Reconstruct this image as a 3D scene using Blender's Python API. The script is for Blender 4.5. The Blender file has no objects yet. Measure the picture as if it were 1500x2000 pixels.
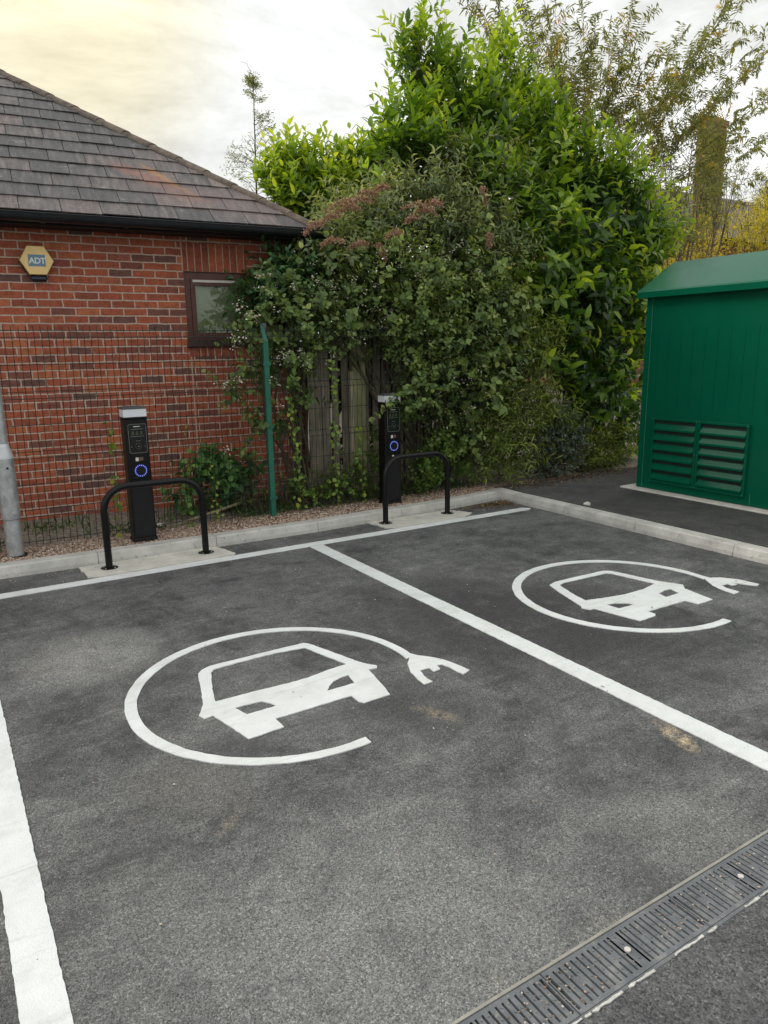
import bpy, bmesh, math, random
import numpy as np
from mathutils import Vector, Matrix
rad = math.radians
S = bpy.context.scene
COL = S.collection

# ------------------------------------------------------------------ camera
YAW, PITCH, ROLL, FPX, CH = 0.553839, 0.219439, -0.0150323, 1413.5, 1.55
_f = np.array([math.sin(YAW)*math.cos(PITCH), math.cos(YAW)*math.cos(PITCH), -math.sin(PITCH)])
_r0 = np.array([math.cos(YAW), -math.sin(YAW), 0.0]); _u0 = np.cross(_r0, _f)
_r = math.cos(ROLL)*_r0 + math.sin(ROLL)*_u0
_u = -math.sin(ROLL)*_r0 + math.cos(ROLL)*_u0
cd = bpy.data.cameras.new('camera'); cam = bpy.data.objects.new('camera', cd); COL.objects.link(cam)
cd.sensor_fit = 'HORIZONTAL'; cd.sensor_width = 36; cd.lens = 36*FPX/1500
cd.clip_start = 0.05; cd.clip_end = 3000
cam.matrix_world = Matrix(((_r[0], _u[0], -_f[0], 0), (_r[1], _u[1], -_f[1], 0), (_r[2], _u[2], -_f[2], CH), (0, 0, 0, 1)))
S.camera = cam

def at(px, py, Y):
    """world point at depth plane y=Y seen at photo pixel px,py"""
    d = _f*FPX + _r*(px-750) - _u*(py-1000)
    t = Y/d[1]
    return np.array([0, 0, CH]) + d*t
def rpx(r, Y, px=1000, py=500):
    d = at(px, py, Y) - np.array([0, 0, CH])
    return r*float(d @ _f)/FPX

# ------------------------------------------------------------------ light
SUN_AZ, SUN_EL = rad(-38), rad(32)         # azimuth from +Y towards -X
sd = Vector((math.sin(SUN_AZ)*math.cos(SUN_EL), math.cos(SUN_AZ)*math.cos(SUN_EL), math.sin(SUN_EL)))
sl = bpy.data.lights.new('sun', 'SUN'); so = bpy.data.objects.new('sun', sl); COL.objects.link(so)
sl.energy = 1.5; sl.angle = rad(20); sl.color = (1.0, 0.93, 0.82)
so.rotation_euler = sd.to_track_quat('Z', 'Y').to_euler(); so.location = (0, 0, 20)

W = bpy.data.worlds.new('World'); S.world = W; W.use_nodes = True
nt = W.node_tree; nt.nodes.clear()
def N(t, ty, **kw):
    n = t.nodes.new(ty)
    for k, v in kw.items():
        if k.startswith('i_'): n.inputs[k[2:].replace('_', ' ')].default_value = v
        else: setattr(n, k, v)
    return n
out = N(nt, 'ShaderNodeOutputWorld')
sky = N(nt, 'ShaderNodeTexSky', sky_type='NISHITA', sun_disc=False, sun_elevation=SUN_EL, sun_rotation=SUN_AZ, air_density=1.0, dust_density=3.0)
bg1 = N(nt, 'ShaderNodeBackground'); bg1.inputs['Strength'].default_value = 0.1
nt.links.new(sky.outputs[0], bg1.inputs['Color'])
bg2 = N(nt, 'ShaderNodeBackground'); bg2.inputs['Strength'].default_value = 1.0
tc = N(nt, 'ShaderNodeTexCoord')
mp = N(nt, 'ShaderNodeMapping'); mp.inputs['Scale'].default_value = (1.0, 1.6, 3.2)
mp.inputs['Location'].default_value = (3.1, 1.7, 0.4)
nt.links.new(tc.outputs['Generated'], mp.inputs['Vector'])
no = N(nt, 'ShaderNodeTexNoise'); no.inputs['Scale'].default_value = 2.3; no.inputs['Detail'].default_value = 7; no.inputs['Roughness'].default_value = .64
no.inputs['Distortion'].default_value = .4
nt.links.new(mp.outputs[0], no.inputs['Vector'])
cr = N(nt, 'ShaderNodeValToRGB')
e = cr.color_ramp.elements
e[0].position = .36; e[0].color = (.60, .60, .575, 1)
e[1].position = .62; e[1].color = (1.0, 1.01, 1.0, 1)
m_ = e.new(.48); m_.color = (.76, .77, .755, 1)
nt.links.new(no.outputs['Fac'], cr.inputs['Fac'])
# warm evening glow low over the building
gd = at(60, -20, 7.0) - np.array([0, 0, CH]); gd = gd/np.linalg.norm(gd)
dp = N(nt, 'ShaderNodeVectorMath', operation='DOT_PRODUCT'); dp.inputs[1].default_value = tuple(gd)
nt.links.new(tc.outputs['Generated'], dp.inputs[0])
mr = N(nt, 'ShaderNodeMapRange', interpolation_type='SMOOTHSTEP'); mr.inputs['From Min'].default_value = .972; mr.inputs['From Max'].default_value = 1.0
nt.links.new(dp.outputs['Value'], mr.inputs['Value'])
mx = N(nt, 'ShaderNodeMix', data_type='RGBA', blend_type='MULTIPLY'); mx.inputs[7].default_value = (1.04, .94, .68, 1)
nt.links.new(mr.outputs[0], mx.inputs[0]); nt.links.new(cr.outputs[0], mx.inputs[6])
nt.links.new(mx.outputs[2], bg2.inputs['Color'])
ms = N(nt, 'ShaderNodeMixShader'); ms.inputs[0].default_value = .95
nt.links.new(bg1.outputs[0], ms.inputs[1]); nt.links.new(bg2.outputs[0], ms.inputs[2])
nt.links.new(ms.outputs[0], out.inputs[0])
S.view_settings.view_transform = 'Standard'; S.view_settings.look = 'None'
S.view_settings.exposure = 0.38; S.view_settings.gamma = 1.0
S.render.engine = 'CYCLES'
S.cycles.max_bounces = 6; S.cycles.transparent_max_bounces = 12; S.cycles.transmission_bounces = 4

# ------------------------------------------------------------------ helpers
def tag(o, label=None, cat=None, group=None, kind=None):
    if label: o['label'] = label
    if cat: o['category'] = cat
    if group: o['group'] = group
    if kind: o['kind'] = kind
    return o
def empty(name, loc, label, cat, group=None, rz=0):
    o = bpy.data.objects.new(name, None); COL.objects.link(o)
    o.location = loc; o.rotation_euler = (0, 0, rz); o.empty_display_size = .1
    return tag(o, label, cat, group)
def copy_tree(o, parent=None):
    c = o.copy(); COL.objects.link(c)
    if parent is not None: c.parent = parent
    for ch in list(o.children): copy_tree(ch, c)
    return c

class MB:
    def __init__(s): s.v = []; s.f = []; s.t = []
    def add(s, vs, fs, tint=None):
        b = len(s.v); s.v += [tuple(float(a) for a in v) for v in vs]; s.f += [tuple(i+b for i in f) for f in fs]
        s.t += [tint if tint is not None else .5]*len(vs)
    def box(s, x0, x1, y0, y1, z0, z1, fr=None, tint=None, bev=0):
        if bev:
            b = bev
            ring = lambda z, o: [(x0+o, y0, z), (x1-o, y0, z), (x1, y0+o, z), (x1, y1-o, z), (x1-o, y1, z), (x0+o, y1, z), (x0, y1-o, z), (x0, y0+o, z)]
            def ins(z): return [(x0+b, y0+b, z), (x1-b, y0+b, z), (x1-b, y0+b, z), (x1-b, y1-b, z), (x1-b, y1-b, z), (x0+b, y1-b, z), (x0+b, y1-b, z), (x0+b, y0+b, z)]
            R0 = ring(z0+b, b); R1 = ring(z1-b, b)
            lo = [(x0+b, y0+b, z0), (x1-b, y0+b, z0), (x1-b, y1-b, z0), (x0+b, y1-b, z0)]
            hi = [(x0+b, y0+b, z1), (x1-b, y0+b, z1), (x1-b, y1-b, z1), (x0+b, y1-b, z1)]
            vs = R0+R1+lo+hi; fs = [(i, (i+1) % 8, 8+(i+1) % 8, 8+i) for i in range(8)]
            fs += [(19, 18, 17, 16), (20, 21, 22, 23)]
            for k in range(4):
                a, c2 = 2*k, (2*k+1) % 8; p, q = 16+k, 16+(k+1) % 4
                fs += [(a, p, q, c2)]; fs += [(c2, q, (2*k+2) % 8)]
                p, q = 20+k, 20+(k+1) % 4
                fs += [(8+a, 8+c2, q, p)]; fs += [(8+c2, 8+(2*k+2) % 8, q)]
        else:
            vs = [(x0, y0, z0), (x1, y0, z0), (x1, y1, z0), (x0, y1, z0), (x0, y0, z1), (x1, y0, z1), (x1, y1, z1), (x0, y1, z1)]
            fs = [(3, 2, 1, 0), (4, 5, 6, 7), (0, 1, 5, 4), (1, 2, 6, 5), (2, 3, 7, 6), (3, 0, 4, 7)]
        if fr is not None: vs = [fr(v) for v in vs]
        s.add(vs, fs, tint); return s
    def tube(s, pts, r, n=10, caps=True, tint=None):
        pts = [np.array(p, float) for p in pts]; rs = r if hasattr(r, '__len__') else [r]*len(pts)
        vs = []; m = len(pts); prev = None
        for i, p in enumerate(pts):
            d = pts[min(i+1, m-1)] - pts[max(i-1, 0)]; d = d/(np.linalg.norm(d)+1e-9)
            if prev is None:
                a = np.array([0, 0, 1.]) if abs(d[2]) < .9 else np.array([1., 0, 0]); prev = np.cross(d, a)
            prev = prev - d*(prev @ d); prev /= (np.linalg.norm(prev)+1e-9); q = np.cross(d, prev)
            for k in range(n):
                t = 2*math.pi*k/n; vs.append(p + rs[i]*(math.cos(t)*prev + math.sin(t)*q))
        fs = [(i*n+k, i*n+(k+1) % n, (i+1)*n+(k+1) % n, (i+1)*n+k) for i in range(m-1) for k in range(n)]
        if caps: fs += [tuple(range(n-1, -1, -1)), tuple((m-1)*n+k for k in range(n))]
        s.add(vs, fs, tint); return s
    def prism(s, poly, z0, z1, fr=None, tint=None):
        n = len(poly); vs = [(x, y, z0) for x, y in poly] + [(x, y, z1) for x, y in poly]
        fs = [tuple(range(n-1, -1, -1)), tuple(range(n, 2*n))] + [(i, (i+1) % n, n+(i+1) % n, n+i) for i in range(n)]
        if fr is not None: vs = [fr(v) for v in vs]
        s.add(vs, fs, tint); return s
    def build(s, name, m, parent=None, smooth=False, auto=None, org=None):
        me = bpy.data.meshes.new(name)
        o3 = np.array(org if org is not None else ((0, 0, 0)))
        me.from_pydata([tuple(np.array(v)-o3) for v in s.v], [], s.f); me.update()
        at_ = me.attributes.new('tint', 'FLOAT', 'POINT'); at_.data.foreach_set('value', np.array(s.t, dtype=np.float32))
        o = bpy.data.objects.new(name, me); COL.objects.link(o)
        if m: me.materials.append(m)
        if parent is not None: o.parent = parent
        if smooth or auto:
            for p in me.polygons: p.use_smooth = True
            if auto:
                bm = bmesh.new(); bm.from_mesh(me)
                for ed in bm.edges:
                    if len(ed.link_faces) == 2 and ed.calc_face_angle(0) > auto: ed.smooth = False
                bm.to_mesh(me); bm.free()
        return o

def np_mesh(name, V, F_list, tint, m, parent=None, org=(0, 0, 0)):
    """V (n,3); F_list list of int arrays (k, 3 or 4)"""
    me = bpy.data.meshes.new(name)
    V = np.asarray(V, dtype=np.float32) - np.array(org, dtype=np.float32)
    me.vertices.add(len(V)); me.vertices.foreach_set('co', V.ravel())
    idx = np.concatenate([f.ravel() for f in F_list]).astype(np.int32)
    tot = np.concatenate([np.full(len(f), f.shape[1]) for f in F_list]).astype(np.int32)
    st = np.concatenate([[0], np.cumsum(tot)[:-1]]).astype(np.int32)
    me.loops.add(len(idx)); me.loops.foreach_set('vertex_index', idx)
    me.polygons.add(len(tot)); me.polygons.foreach_set('loop_start', st); me.polygons.foreach_set('loop_total', tot)
    me.update(calc_edges=True)
    a = me.attributes.new('tint', 'FLOAT', 'POINT'); a.data.foreach_set('value', np.asarray(tint, dtype=np.float32))
    me.materials.append(m)
    o = bpy.data.objects.new(name, me); COL.objects.link(o)
    if parent is not None: o.parent = parent
    return o

# ------------------------------------------------------------------ materials
def newmat(name):
    m = bpy.data.materials.new(name); m.use_nodes = True; t = m.node_tree
    return m, t, t.nodes['Principled BSDF']
def L(t, a, b): t.links.new(a, b)
def ramp(t, fac, stops):
    c = N(t, 'ShaderNodeValToRGB'); el = c.color_ramp.elements
    el[0].position, el[0].color = stops[0][0], (*stops[0][1], 1)
    el[1].position, el[1].color = stops[-1][0], (*stops[-1][1], 1)
    for p, co in stops[1:-1]: x = el.new(p); x.color = (*co, 1)
    L(t, fac, c.inputs['Fac']); return c.outputs[0]
def noise(t, vec, scale, detail=4, rough=.55, dist=0):
    n = N(t, 'ShaderNodeTexNoise'); n.inputs['Scale'].default_value = scale; n.inputs['Detail'].default_value = detail
    n.inputs['Roughness'].default_value = rough; n.inputs['Distortion'].default_value = dist
    if vec is not None: L(t, vec, n.inputs['Vector'])
    return n.outputs['Fac']
def mixc(t, fac, a, b, bt='MIX'):
    n = N(t, 'ShaderNodeMix', data_type='RGBA', blend_type=bt)
    for i, v in ((0, fac), (6, a), (7, b)):
        if isinstance(v, (int, float)): n.inputs[i].default_value = v
        elif isinstance(v, tuple): n.inputs[i].default_value = (*v, 1)
        else: L(t, v, n.inputs[i])
    return n.outputs[2]
def mth(t, op, a, b=None, c=None, clamp=False):
    n = N(t, 'ShaderNodeMath', operation=op); n.use_clamp = clamp
    for i, v in enumerate((a, b, c)):
        if v is None: continue
        if isinstance(v, (int, float)): n.inputs[i].default_value = v
        else: L(t, v, n.inputs[i])
    return n.outputs[0]
def bump(t, h, strength, dist, bs):
    b = N(t, 'ShaderNodeBump'); b.inputs['Strength'].default_value = strength; b.inputs['Distance'].default_value = dist
    L(t, h, b.inputs['Height']); L(t, b.outputs[0], bs.inputs['Normal']); return b
def objco(t): return N(t, 'ShaderNodeTexCoord').outputs['Object']

def simple(name, col, rough=.5, var=.12, nscale=6, metal=0, bmp=0, bscale=60, spec=.5, coat=0):
    m, t, b = newmat(name); co = objco(t)
    n1 = noise(t, co, nscale, 5, .6)
    lo = tuple(c*(1-var) for c in col); hi = tuple(min(1, c*(1+var)) for c in col)
    L(t, ramp(t, n1, [(.3, lo), (.7, hi)]), b.inputs['Base Color'])
    b.inputs['Roughness'].default_value = rough; b.inputs['Metallic'].default_value = metal
    b.inputs['Specular IOR Level'].default_value = spec; b.inputs['Coat Weight'].default_value = coat
    r_ = ramp(t, noise(t, co, nscale*3.1, 4), [(.3, (rough*.8,)*3), (.7, (min(1, rough*1.25),)*3)])
    L(t, r_, b.inputs['Roughness'])
    if bmp: bump(t, noise(t, co, bscale, 3), bmp, .004, b)
    return m
def leafmat(name, stops, rough=.42, trans=.32, spec=.4):
    m, t, b = newmat(name)
    a = N(t, 'ShaderNodeAttribute', attribute_name='tint')
    c = ramp(t, a.outputs['Fac'], stops)
    L(t, c, b.inputs['Base Color']); b.inputs['Roughness'].default_value = rough; b.inputs['Specular IOR Level'].default_value = spec
    tr = N(t, 'ShaderNodeBsdfTranslucent'); L(t, mixc(t, .85, c, (1.75, 1.6, .5), 'MULTIPLY'), tr.inputs['Color'])
    mxs = N(t, 'ShaderNodeMixShader'); mxs.inputs[0].default_value = trans
    L(t, b.outputs[0], mxs.inputs[1]); L(t, tr.outputs[0], mxs.inputs[2])
    L(t, mxs.outputs[0], t.nodes['Material Output'].inputs['Surface'])
    return m

def asphalt(name, dark, light, dusty, agg=1.0, marks=True):
    m, t, b = newmat(name); co = objco(t)
    big = noise(t, co, .55, 6, .6, .6); mid = noise(t, co, 3.2, 6, .65, .3); fine = noise(t, co, 80/agg, 4, .75)
    v = N(t, 'ShaderNodeTexVoronoi'); v.inputs['Scale'].default_value = 270/agg; L(t, co, v.inputs['Vector'])
    vc = N(t, 'ShaderNodeSeparateColor'); L(t, v.outputs['Color'], vc.inputs[0])
    c = ramp(t, mid, [(.3, dark), (.7, light)])
    d1 = ramp(t, noise(t, co, 1.15, 8, .62, 1.1), [(.40, (0, 0, 0)), (.62, (1, 1, 1))])
    d2 = ramp(t, noise(t, co, 4.6, 7, .68, .8), [(.42, (0, 0, 0)), (.66, (1, 1, 1))])
    c = mixc(t, mth(t, 'MULTIPLY', d1, .5), c, dusty)
    c = mixc(t, mth(t, 'MULTIPLY', d2, .45), c, dusty)
    sp = ramp(t, vc.outputs[0], [(0, (.42, .42, .42)), (.28, (.74, .74, .75)), (.5, (1.0, 1.0, 1.0)), (.88, (1.18, 1.18, 1.17)), (1, (1.9, 1.88, 1.83))])
    c = mixc(t, 1.0, c, sp, 'MULTIPLY')
    c = mixc(t, 1.0, c, ramp(t, fine, [(.3, (.60, .60, .60)), (.72, (1.4, 1.4, 1.4))]), 'MULTIPLY')
    c = mixc(t, 1.0, c, ramp(t, noise(t, co, 17, 5, .75), [(.3, (.74, .74, .75)), (.72, (1.28, 1.28, 1.27))]), 'MULTIPLY')
    if marks:
        # scuffs: stretched noise running across the bay
        mp2 = N(t, 'ShaderNodeMapping'); mp2.inputs['Rotation'].default_value = (0, 0, rad(52)); mp2.inputs['Scale'].default_value = (.6, 7, 1); L(t, co, mp2.inputs[0])
        sc = ramp(t, noise(t, mp2.outputs[0], 1.6, 5, .7, .5), [(.30, (.70, .70, .71)), (.43, (1, 1, 1)), (.57, (1, 1, 1)), (.72, (1.45, 1.44, 1.41))])
        c = mixc(t, .9, c, sc, 'MULTIPLY')
        mp3 = N(t, 'ShaderNodeMapping'); mp3.inputs['Rotation'].default_value = (0, 0, rad(-25)); mp3.inputs['Scale'].default_value = (.5, 6, 1); L(t, co, mp3.inputs[0])
        sc = ramp(t, noise(t, mp3.outputs[0], 1.1, 5, .7, .5), [(.28, (.75, .75, .76)), (.42, (1, 1, 1)), (.59, (1, 1, 1)), (.74, (1.40, 1.39, 1.36))])
        c = mixc(t, .8, c, sc, 'MULTIPLY')
        # curved tyre scrubs
        for (tx_, ty_, tr_) in TYRES:
            vv = N(t, 'ShaderNodeVectorMath', operation='DISTANCE'); L(t, co, vv.inputs[0]); vv.inputs[1].default_value = (tx_, ty_, 0)
            dd_ = mth(t, 'ABSOLUTE', mth(t, 'SUBTRACT', vv.outputs['Value'], tr_)); band = mth(t, 'SUBTRACT', 1.0, mth(t, 'DIVIDE', dd_, .075), clamp=True)
            stripe = mth(t, 'MULTIPLY', mth(t, 'ADD', mth(t, 'SINE', mth(t, 'MULTIPLY', vv.outputs['Value'], 160.0)), 1.0), .5)
            f = mth(t, 'MULTIPLY', mth(t, 'MULTIPLY', band, mth(t, 'ADD', .35, mth(t, 'MULTIPLY', stripe, .65))), ramp(t, noise(t, co, 1.3, 5, .7, .5), [(.42, (0, 0, 0)), (.58, (1, 1, 1))]))
            c = mixc(t, mth(t, 'MULTIPLY', f, .55), c, (.062, .062, .063))
        # sandy spills, and paler and darker soft patches on the tarmac
        sx = N(t, 'ShaderNodeSeparateXYZ'); L(t, co, sx.inputs[0])
        nz = noise(t, co, 22, 4, .7); nzl = noise(t, co, 5, 6, .7, .6); grain = mth(t, 'MULTIPLY', mth(t, 'ADD', .35, mth(t, 'MULTIPLY', fine, 1.3)), 1.0)
        for (cx, cy, rx, ry, ang, col, k) in PATCHES:
            ca, sa = math.cos(ang), math.sin(ang)
            dx = mth(t, 'SUBTRACT', sx.outputs[0], cx); dy = mth(t, 'SUBTRACT', sx.outputs[1], cy)
            a1 = mth(t, 'DIVIDE', mth(t, 'ADD', mth(t, 'MULTIPLY', dx, ca), mth(t, 'MULTIPLY', dy, sa)), rx)
            a2 = mth(t, 'DIVIDE', mth(t, 'SUBTRACT', mth(t, 'MULTIPLY', dy, ca), mth(t, 'MULTIPLY', dx, sa)), ry)
            rr = mth(t, 'ADD', mth(t, 'MULTIPLY', a1, a1), mth(t, 'MULTIPLY', a2, a2))
            f = mth(t, 'SUBTRACT', 1.0, rr, clamp=True)
            f = mth(t, 'MULTIPLY', f, ramp(t, nz, [(.38, (0, 0, 0)), (.62, (1, 1, 1))]) if ry < .2 else ramp(t, nzl, [(.30, (.35, .35, .35)), (.55, (1, 1, 1))]))
            c = mixc(t, mth(t, 'MULTIPLY', f, k, clamp=True), c, mixc(t, 1.0, mixc(t, 1.0, col, sp, 'MULTIPLY'), ramp(t, fine, [(.3, (.6, .6, .6)), (.72, (1.4, 1.4, 1.4))]), 'MULTIPLY'))
    L(t, c, b.inputs['Base Color'])
    L(t, ramp(t, mid, [(.3, (.62,)*3), (.7, (.85,)*3)]), b.inputs['Roughness'])
    b.inputs['Specular IOR Level'].default_value = .35
    h = mth(t, 'ADD', mth(t, 'MULTIPLY', v.outputs['Distance'], -.8), mth(t, 'MULTIPLY', fine, 1.0))
    bump(t, h, .45, .005*agg, b)
    return m

def brickmat(name, cols, mortar, bw=.2025, bh=.0676, mw=.011, soldier=False, wavy=1.0):
    m, t, b = newmat(name); co = objco(t)
    s = N(t, 'ShaderNodeSeparateXYZ'); L(t, co, s.inputs[0])
    nx = mth(t, 'MULTIPLY', mth(t, 'SUBTRACT', noise(t, co, 14, 3), .5), .012*wavy)
    mpn = N(t, 'ShaderNodeMapping'); mpn.inputs['Location'].default_value = (5, 3, 9); L(t, co, mpn.inputs[0])
    nz = mth(t, 'MULTIPLY', mth(t, 'SUBTRACT', noise(t, mpn.outputs[0], 11, 3), .5), .013*wavy)
    U = mth(t, 'ADD', s.outputs[0], nx); Z = mth(t, 'ADD', s.outputs[2], nz)
    if soldier: U, Z = Z, U
    row = mth(t, 'FLOOR', mth(t, 'DIVIDE', Z, bh))
    off = mth(t, 'MULTIPLY', mth(t, 'MODULO', mth(t, 'ABSOLUTE', row), 2.0), 0 if soldier else .5)
    u = mth(t, 'ADD', mth(t, 'DIVIDE', U, bw), off)
    col = mth(t, 'FLOOR', u); fu = mth(t, 'MULTIPLY', mth(t, 'FRACT', u), bw); fz = mth(t, 'MULTIPLY', mth(t, 'FRACT', mth(t, 'DIVIDE', Z, bh)), bh)
    du = mth(t, 'MINIMUM', fu, mth(t, 'SUBTRACT', bw, fu)); dz = mth(t, 'MINIMUM', fz, mth(t, 'SUBTRACT', bh, fz))
    if soldier: dd = dz
    else: dd = mth(t, 'MINIMUM', du, dz)
    k = N(t, 'ShaderNodeMapRange'); k.inputs['From Min'].default_value = mw*.32; k.inputs['From Max'].default_value = mw*.62; L(t, dd, k.inputs['Value'])
    wn = N(t, 'ShaderNodeTexWhiteNoise', noise_dimensions='2D'); cb = N(t, 'ShaderNodeCombineXYZ'); L(t, col, cb.inputs[0]); L(t, row, cb.inputs[1]); L(t, cb.outputs[0], wn.inputs['Vector'])
    bc = ramp(t, wn.outputs['Value'], cols)
    bc = mixc(t, 1, bc, ramp(t, noise(t, co, 19, 7, .75, .8), [(.28, (.50, .52, .56)), (.48, (1, 1, 1)), (.72, (1.45, 1.4, 1.3))]), 'MULTIPLY')
    bc = mixc(t, 1, bc, ramp(t, noise(t, co, 130, 3, .7), [(.3, (.8, .8, .8)), (.7, (1.2, 1.2, 1.2))]), 'MULTIPLY')
    mc = mixc(t, 1, mortar, ramp(t, noise(t, co, 40, 5), [(.3, (.78, .77, .75)), (.7, (1.15, 1.15, 1.15))]), 'MULTIPLY')
    c = mixc(t, k.outputs[0], mc, bc)
    c = mixc(t, 1, c, ramp(t, noise(t, co, .9, 4), [(.3, (.88, .88, .9)), (.7, (1.1, 1.08, 1.06))]), 'MULTIPLY')
    L(t, c, b.inputs['Base Color']); b.inputs['Roughness'].default_value = .88; b.inputs['Specular IOR Level'].default_value = .2
    h = mth(t, 'ADD', k.outputs[0], mth(t, 'MULTIPLY', noise(t, co, 60, 5, .7), .45))
    bump(t, h, .8, .006, b)
    return m

def g0(px, py, z=0):
    d = _f*FPX + _r*(px-750) - _u*(py-1000); tt = (z-CH)/d[2]; return np.array([0, 0, CH]) + d*tt
PATCHES = []
TYRES = [(2.9, .9, 2.55), (2.9, .9, 2.75), (-2.2, 3.6, 2.9), (1.0, -1.5, 4.1), (4.6, .2, 3.1)]
for (px, py, px2, py2, wd, col, k) in [(800, 1380, 905, 1408, .05, (.52, .41, .27), 1.2), (1280, 1405, 1370, 1475, .055, (.50, .40, .27), 1.0),
        (30, 1285, 120, 1270, .10, (.05, .05, .05), .7), (430, 1195, 500, 1180, .07, (.035, .035, .035), .8), (560, 1165, 640, 1150, .06, (.04, .04, .04), .7),
        (60, 1420, 200, 1400, .14, (.05, .05, .052), .6), (700, 1240, 900, 1290, .16, (.05, .05, .05), .6), (1080, 1230, 1290, 1370, .18, (.045, .045, .045), .6),
        (30, 1310, 160, 1300, .12, (.20, .165, .12), .5), (1150, 1780, 1230, 1860, .12, (.26, .25, .21), .7), (960, 1890, 1010, 1960, .06, (.26, .25, .21), .6),
        (150, 1900, 1250, 1750, .62, (.29, .295, .29), .6), (30, 1300, 330, 1260, .42, (.30, .30, .288), .9), (750, 1130, 1450, 1330, .95, (.052, .053, .055), 1.1), (640, 1330, 960, 1420, .32, (.058, .060, .062), .85), (20, 1430, 230, 1400, .16, (.05, .051, .053), .8), (1180, 1640, 1420, 1560, .28, (.26, .262, .255), .5), (420, 1640, 480, 1570, .03, (.26, .23, .19), .8), (250, 1500, 500, 1570, .2, (.17, .165, .15), .6)]:
    a, b_ = g0(px, py), g0(px2, py2); c_ = (a+b_)/2; d_ = b_-a
    PATCHES.append((c_[0], c_[1], max(.05, np.hypot(d_[0], d_[1])*.55), wd, math.atan2(d_[1], d_[0]), col, k))

M = {}
M['bay'] = asphalt('bay_asphalt', (.046, .048, .049), (.092, .095, .096), (.225, .229, .225))
M['lane'] = asphalt('lane_asphalt', (.070, .072, .075), (.115, .118, .12), (.165, .168, .168), agg=1.3, marks=False)
M['path'] = asphalt('path_asphalt', (.05, .051, .053), (.085, .085, .086), (.12, .115, .11), marks=False)
M['paint'] = simple('road_paint', (.74, .77, .77), .6, .05, 9, bmp=.5, bscale=160)
# worn specks in the paint
t = M['paint'].node_tree; b = t.nodes['Principled BSDF']; src = b.inputs['Base Color'].links[0].from_socket; co = objco(t)
L(t, mixc(t, ramp(t, noise(t, co, 90, 4, .75), [(.27, (1, 1, 1)), (.34, (0, 0, 0))]), src, (.22, .22, .215)), b.inputs['Base Color'])
src = b.inputs['Base Color'].links[0].from_socket
L(t, mixc(t, 1, src, ramp(t, noise(t, co, 4, 5, .7, .4), [(.3, (.86, .86, .84)), (.55, (1, 1, 1))]), 'MULTIPLY'), b.inputs['Base Color'])
src = b.inputs['Base Color'].links[0].from_socket
mpp = N(t, 'ShaderNodeMapping'); mpp.inputs['Rotation'].default_value = (0, 0, rad(40)); mpp.inputs['Scale'].default_value = (1, 9, 1); L(t, co, mpp.inputs[0])
L(t, mixc(t, 1, src, ramp(t, noise(t, mpp.outputs[0], 2.2, 7, .72, .5), [(.30, (.80, .80, .79)), (.46, (1, 1, 1))]), 'MULTIPLY'), b.inputs['Base Color'])
M['concrete'] = simple('concrete', (.52, .51, .475), .85, .22, 5, bmp=.5, bscale=90)
t = M['concrete'].node_tree; b = t.nodes['Principled BSDF']; src = b.inputs['Base Color'].links[0].from_socket; co = objco(t)
L(t, mixc(t, ramp(t, noise(t, co, 28, 6, .75), [(.30, (1, 1, 1)), (.42, (0, 0, 0))]), src, (.20, .185, .15)), b.inputs['Base Color'])
M['pad'] = simple('pad_concrete', (.60, .58, .52), .85, .18, 6, bmp=.5, bscale=110)
M['green'] = simple('green_paint', (.0018, .098, .052), .17, .08, 2.0, bmp=.015, bscale=9, spec=.17)
M['greenpost'] = simple('post_green_paint', (.008, .12, .075), .42, .2, 9)
M['wire'] = simple('coated_wire', (.009, .016, .012), .5, .2, 20)
M['blackgloss'] = simple('black_coating', (.0045, .0045, .005), .32, .2, 12, spec=.28)
M['blackmatt'] = simple('black_plastic', (.009, .009, .010), .5, .2, 12, spec=.3)
M['gutter'] = simple('gutter_plastic', (.010, .012, .015), .32, .3, 7)
M['galv'] = simple('galvanised_steel', (.46, .48, .48), .42, .2, 14, metal=.55, bmp=.2, bscale=40)
t = M['galv'].node_tree; b = t.nodes['Principled BSDF']; src = b.inputs['Base Color'].links[0].from_socket; co = objco(t)
L(t, mixc(t, 1, src, ramp(t, noise(t, co, 9, 7, .75, 1.2), [(.35, (.66, .66, .68)), (.5, (1, 1, 1)), (.7, (1.15, 1.14, 1.1))]), 'MULTIPLY'), b.inputs['Base Color'])
M['lightband'] = simple('frosted_lens', (.72, .75, .79), .35, .04, 9)
M['brick'] = brickmat('red_brick', [(0, (.14, .080, .070)), (.06, (.18, .084, .068)), (.15, (.235, .078, .056)), (.36, (.33, .098, .056)), (.55, (.375, .108, .058)), (.74, (.35, .094, .058)), (.88, (.44, .145, .070)), (1, (.29, .10, .074))], (.56, .43, .35), mw=.0128, wavy=1.35)
M['soldier'] = brickmat('soldier_brick', [(0, (.26, .080, .05)), (.5, (.33, .092, .055)), (1, (.38, .11, .06))], (.50, .36, .28), bw=3, bh=.0672, mw=.010, soldier=True, wavy=.2)
M['mastic'] = simple('mastic', (.50, .33, .24), .8, .1, 20)
M['wood_dark'] = simple('stained_wood', (.085, .022, .013), .42, .3, 12)
M['sillm'] = simple('stained_sill', (.035, .016, .012), .5, .3, 12)
M['white_plastic'] = simple('white_plastic', (.62, .57, .53), .5, .06, 12)
M['yellow'] = simple('faded_yellow_plastic', (.95, .66, .28), .45, .08, 8)
M['yellow_side'] = simple('yellow_side_plastic', (.36, .20, .045), .5, .15, 8)
M['badge'] = simple('badge_blue', (.14, .27, .36), .5, .08, 8)
M['badge_w'] = simple('badge_white', (.82, .82, .80), .5, .03, 8)
M['navy'] = simple('navy_lens', (.010, .013, .035), .3, .1, 8)
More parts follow.
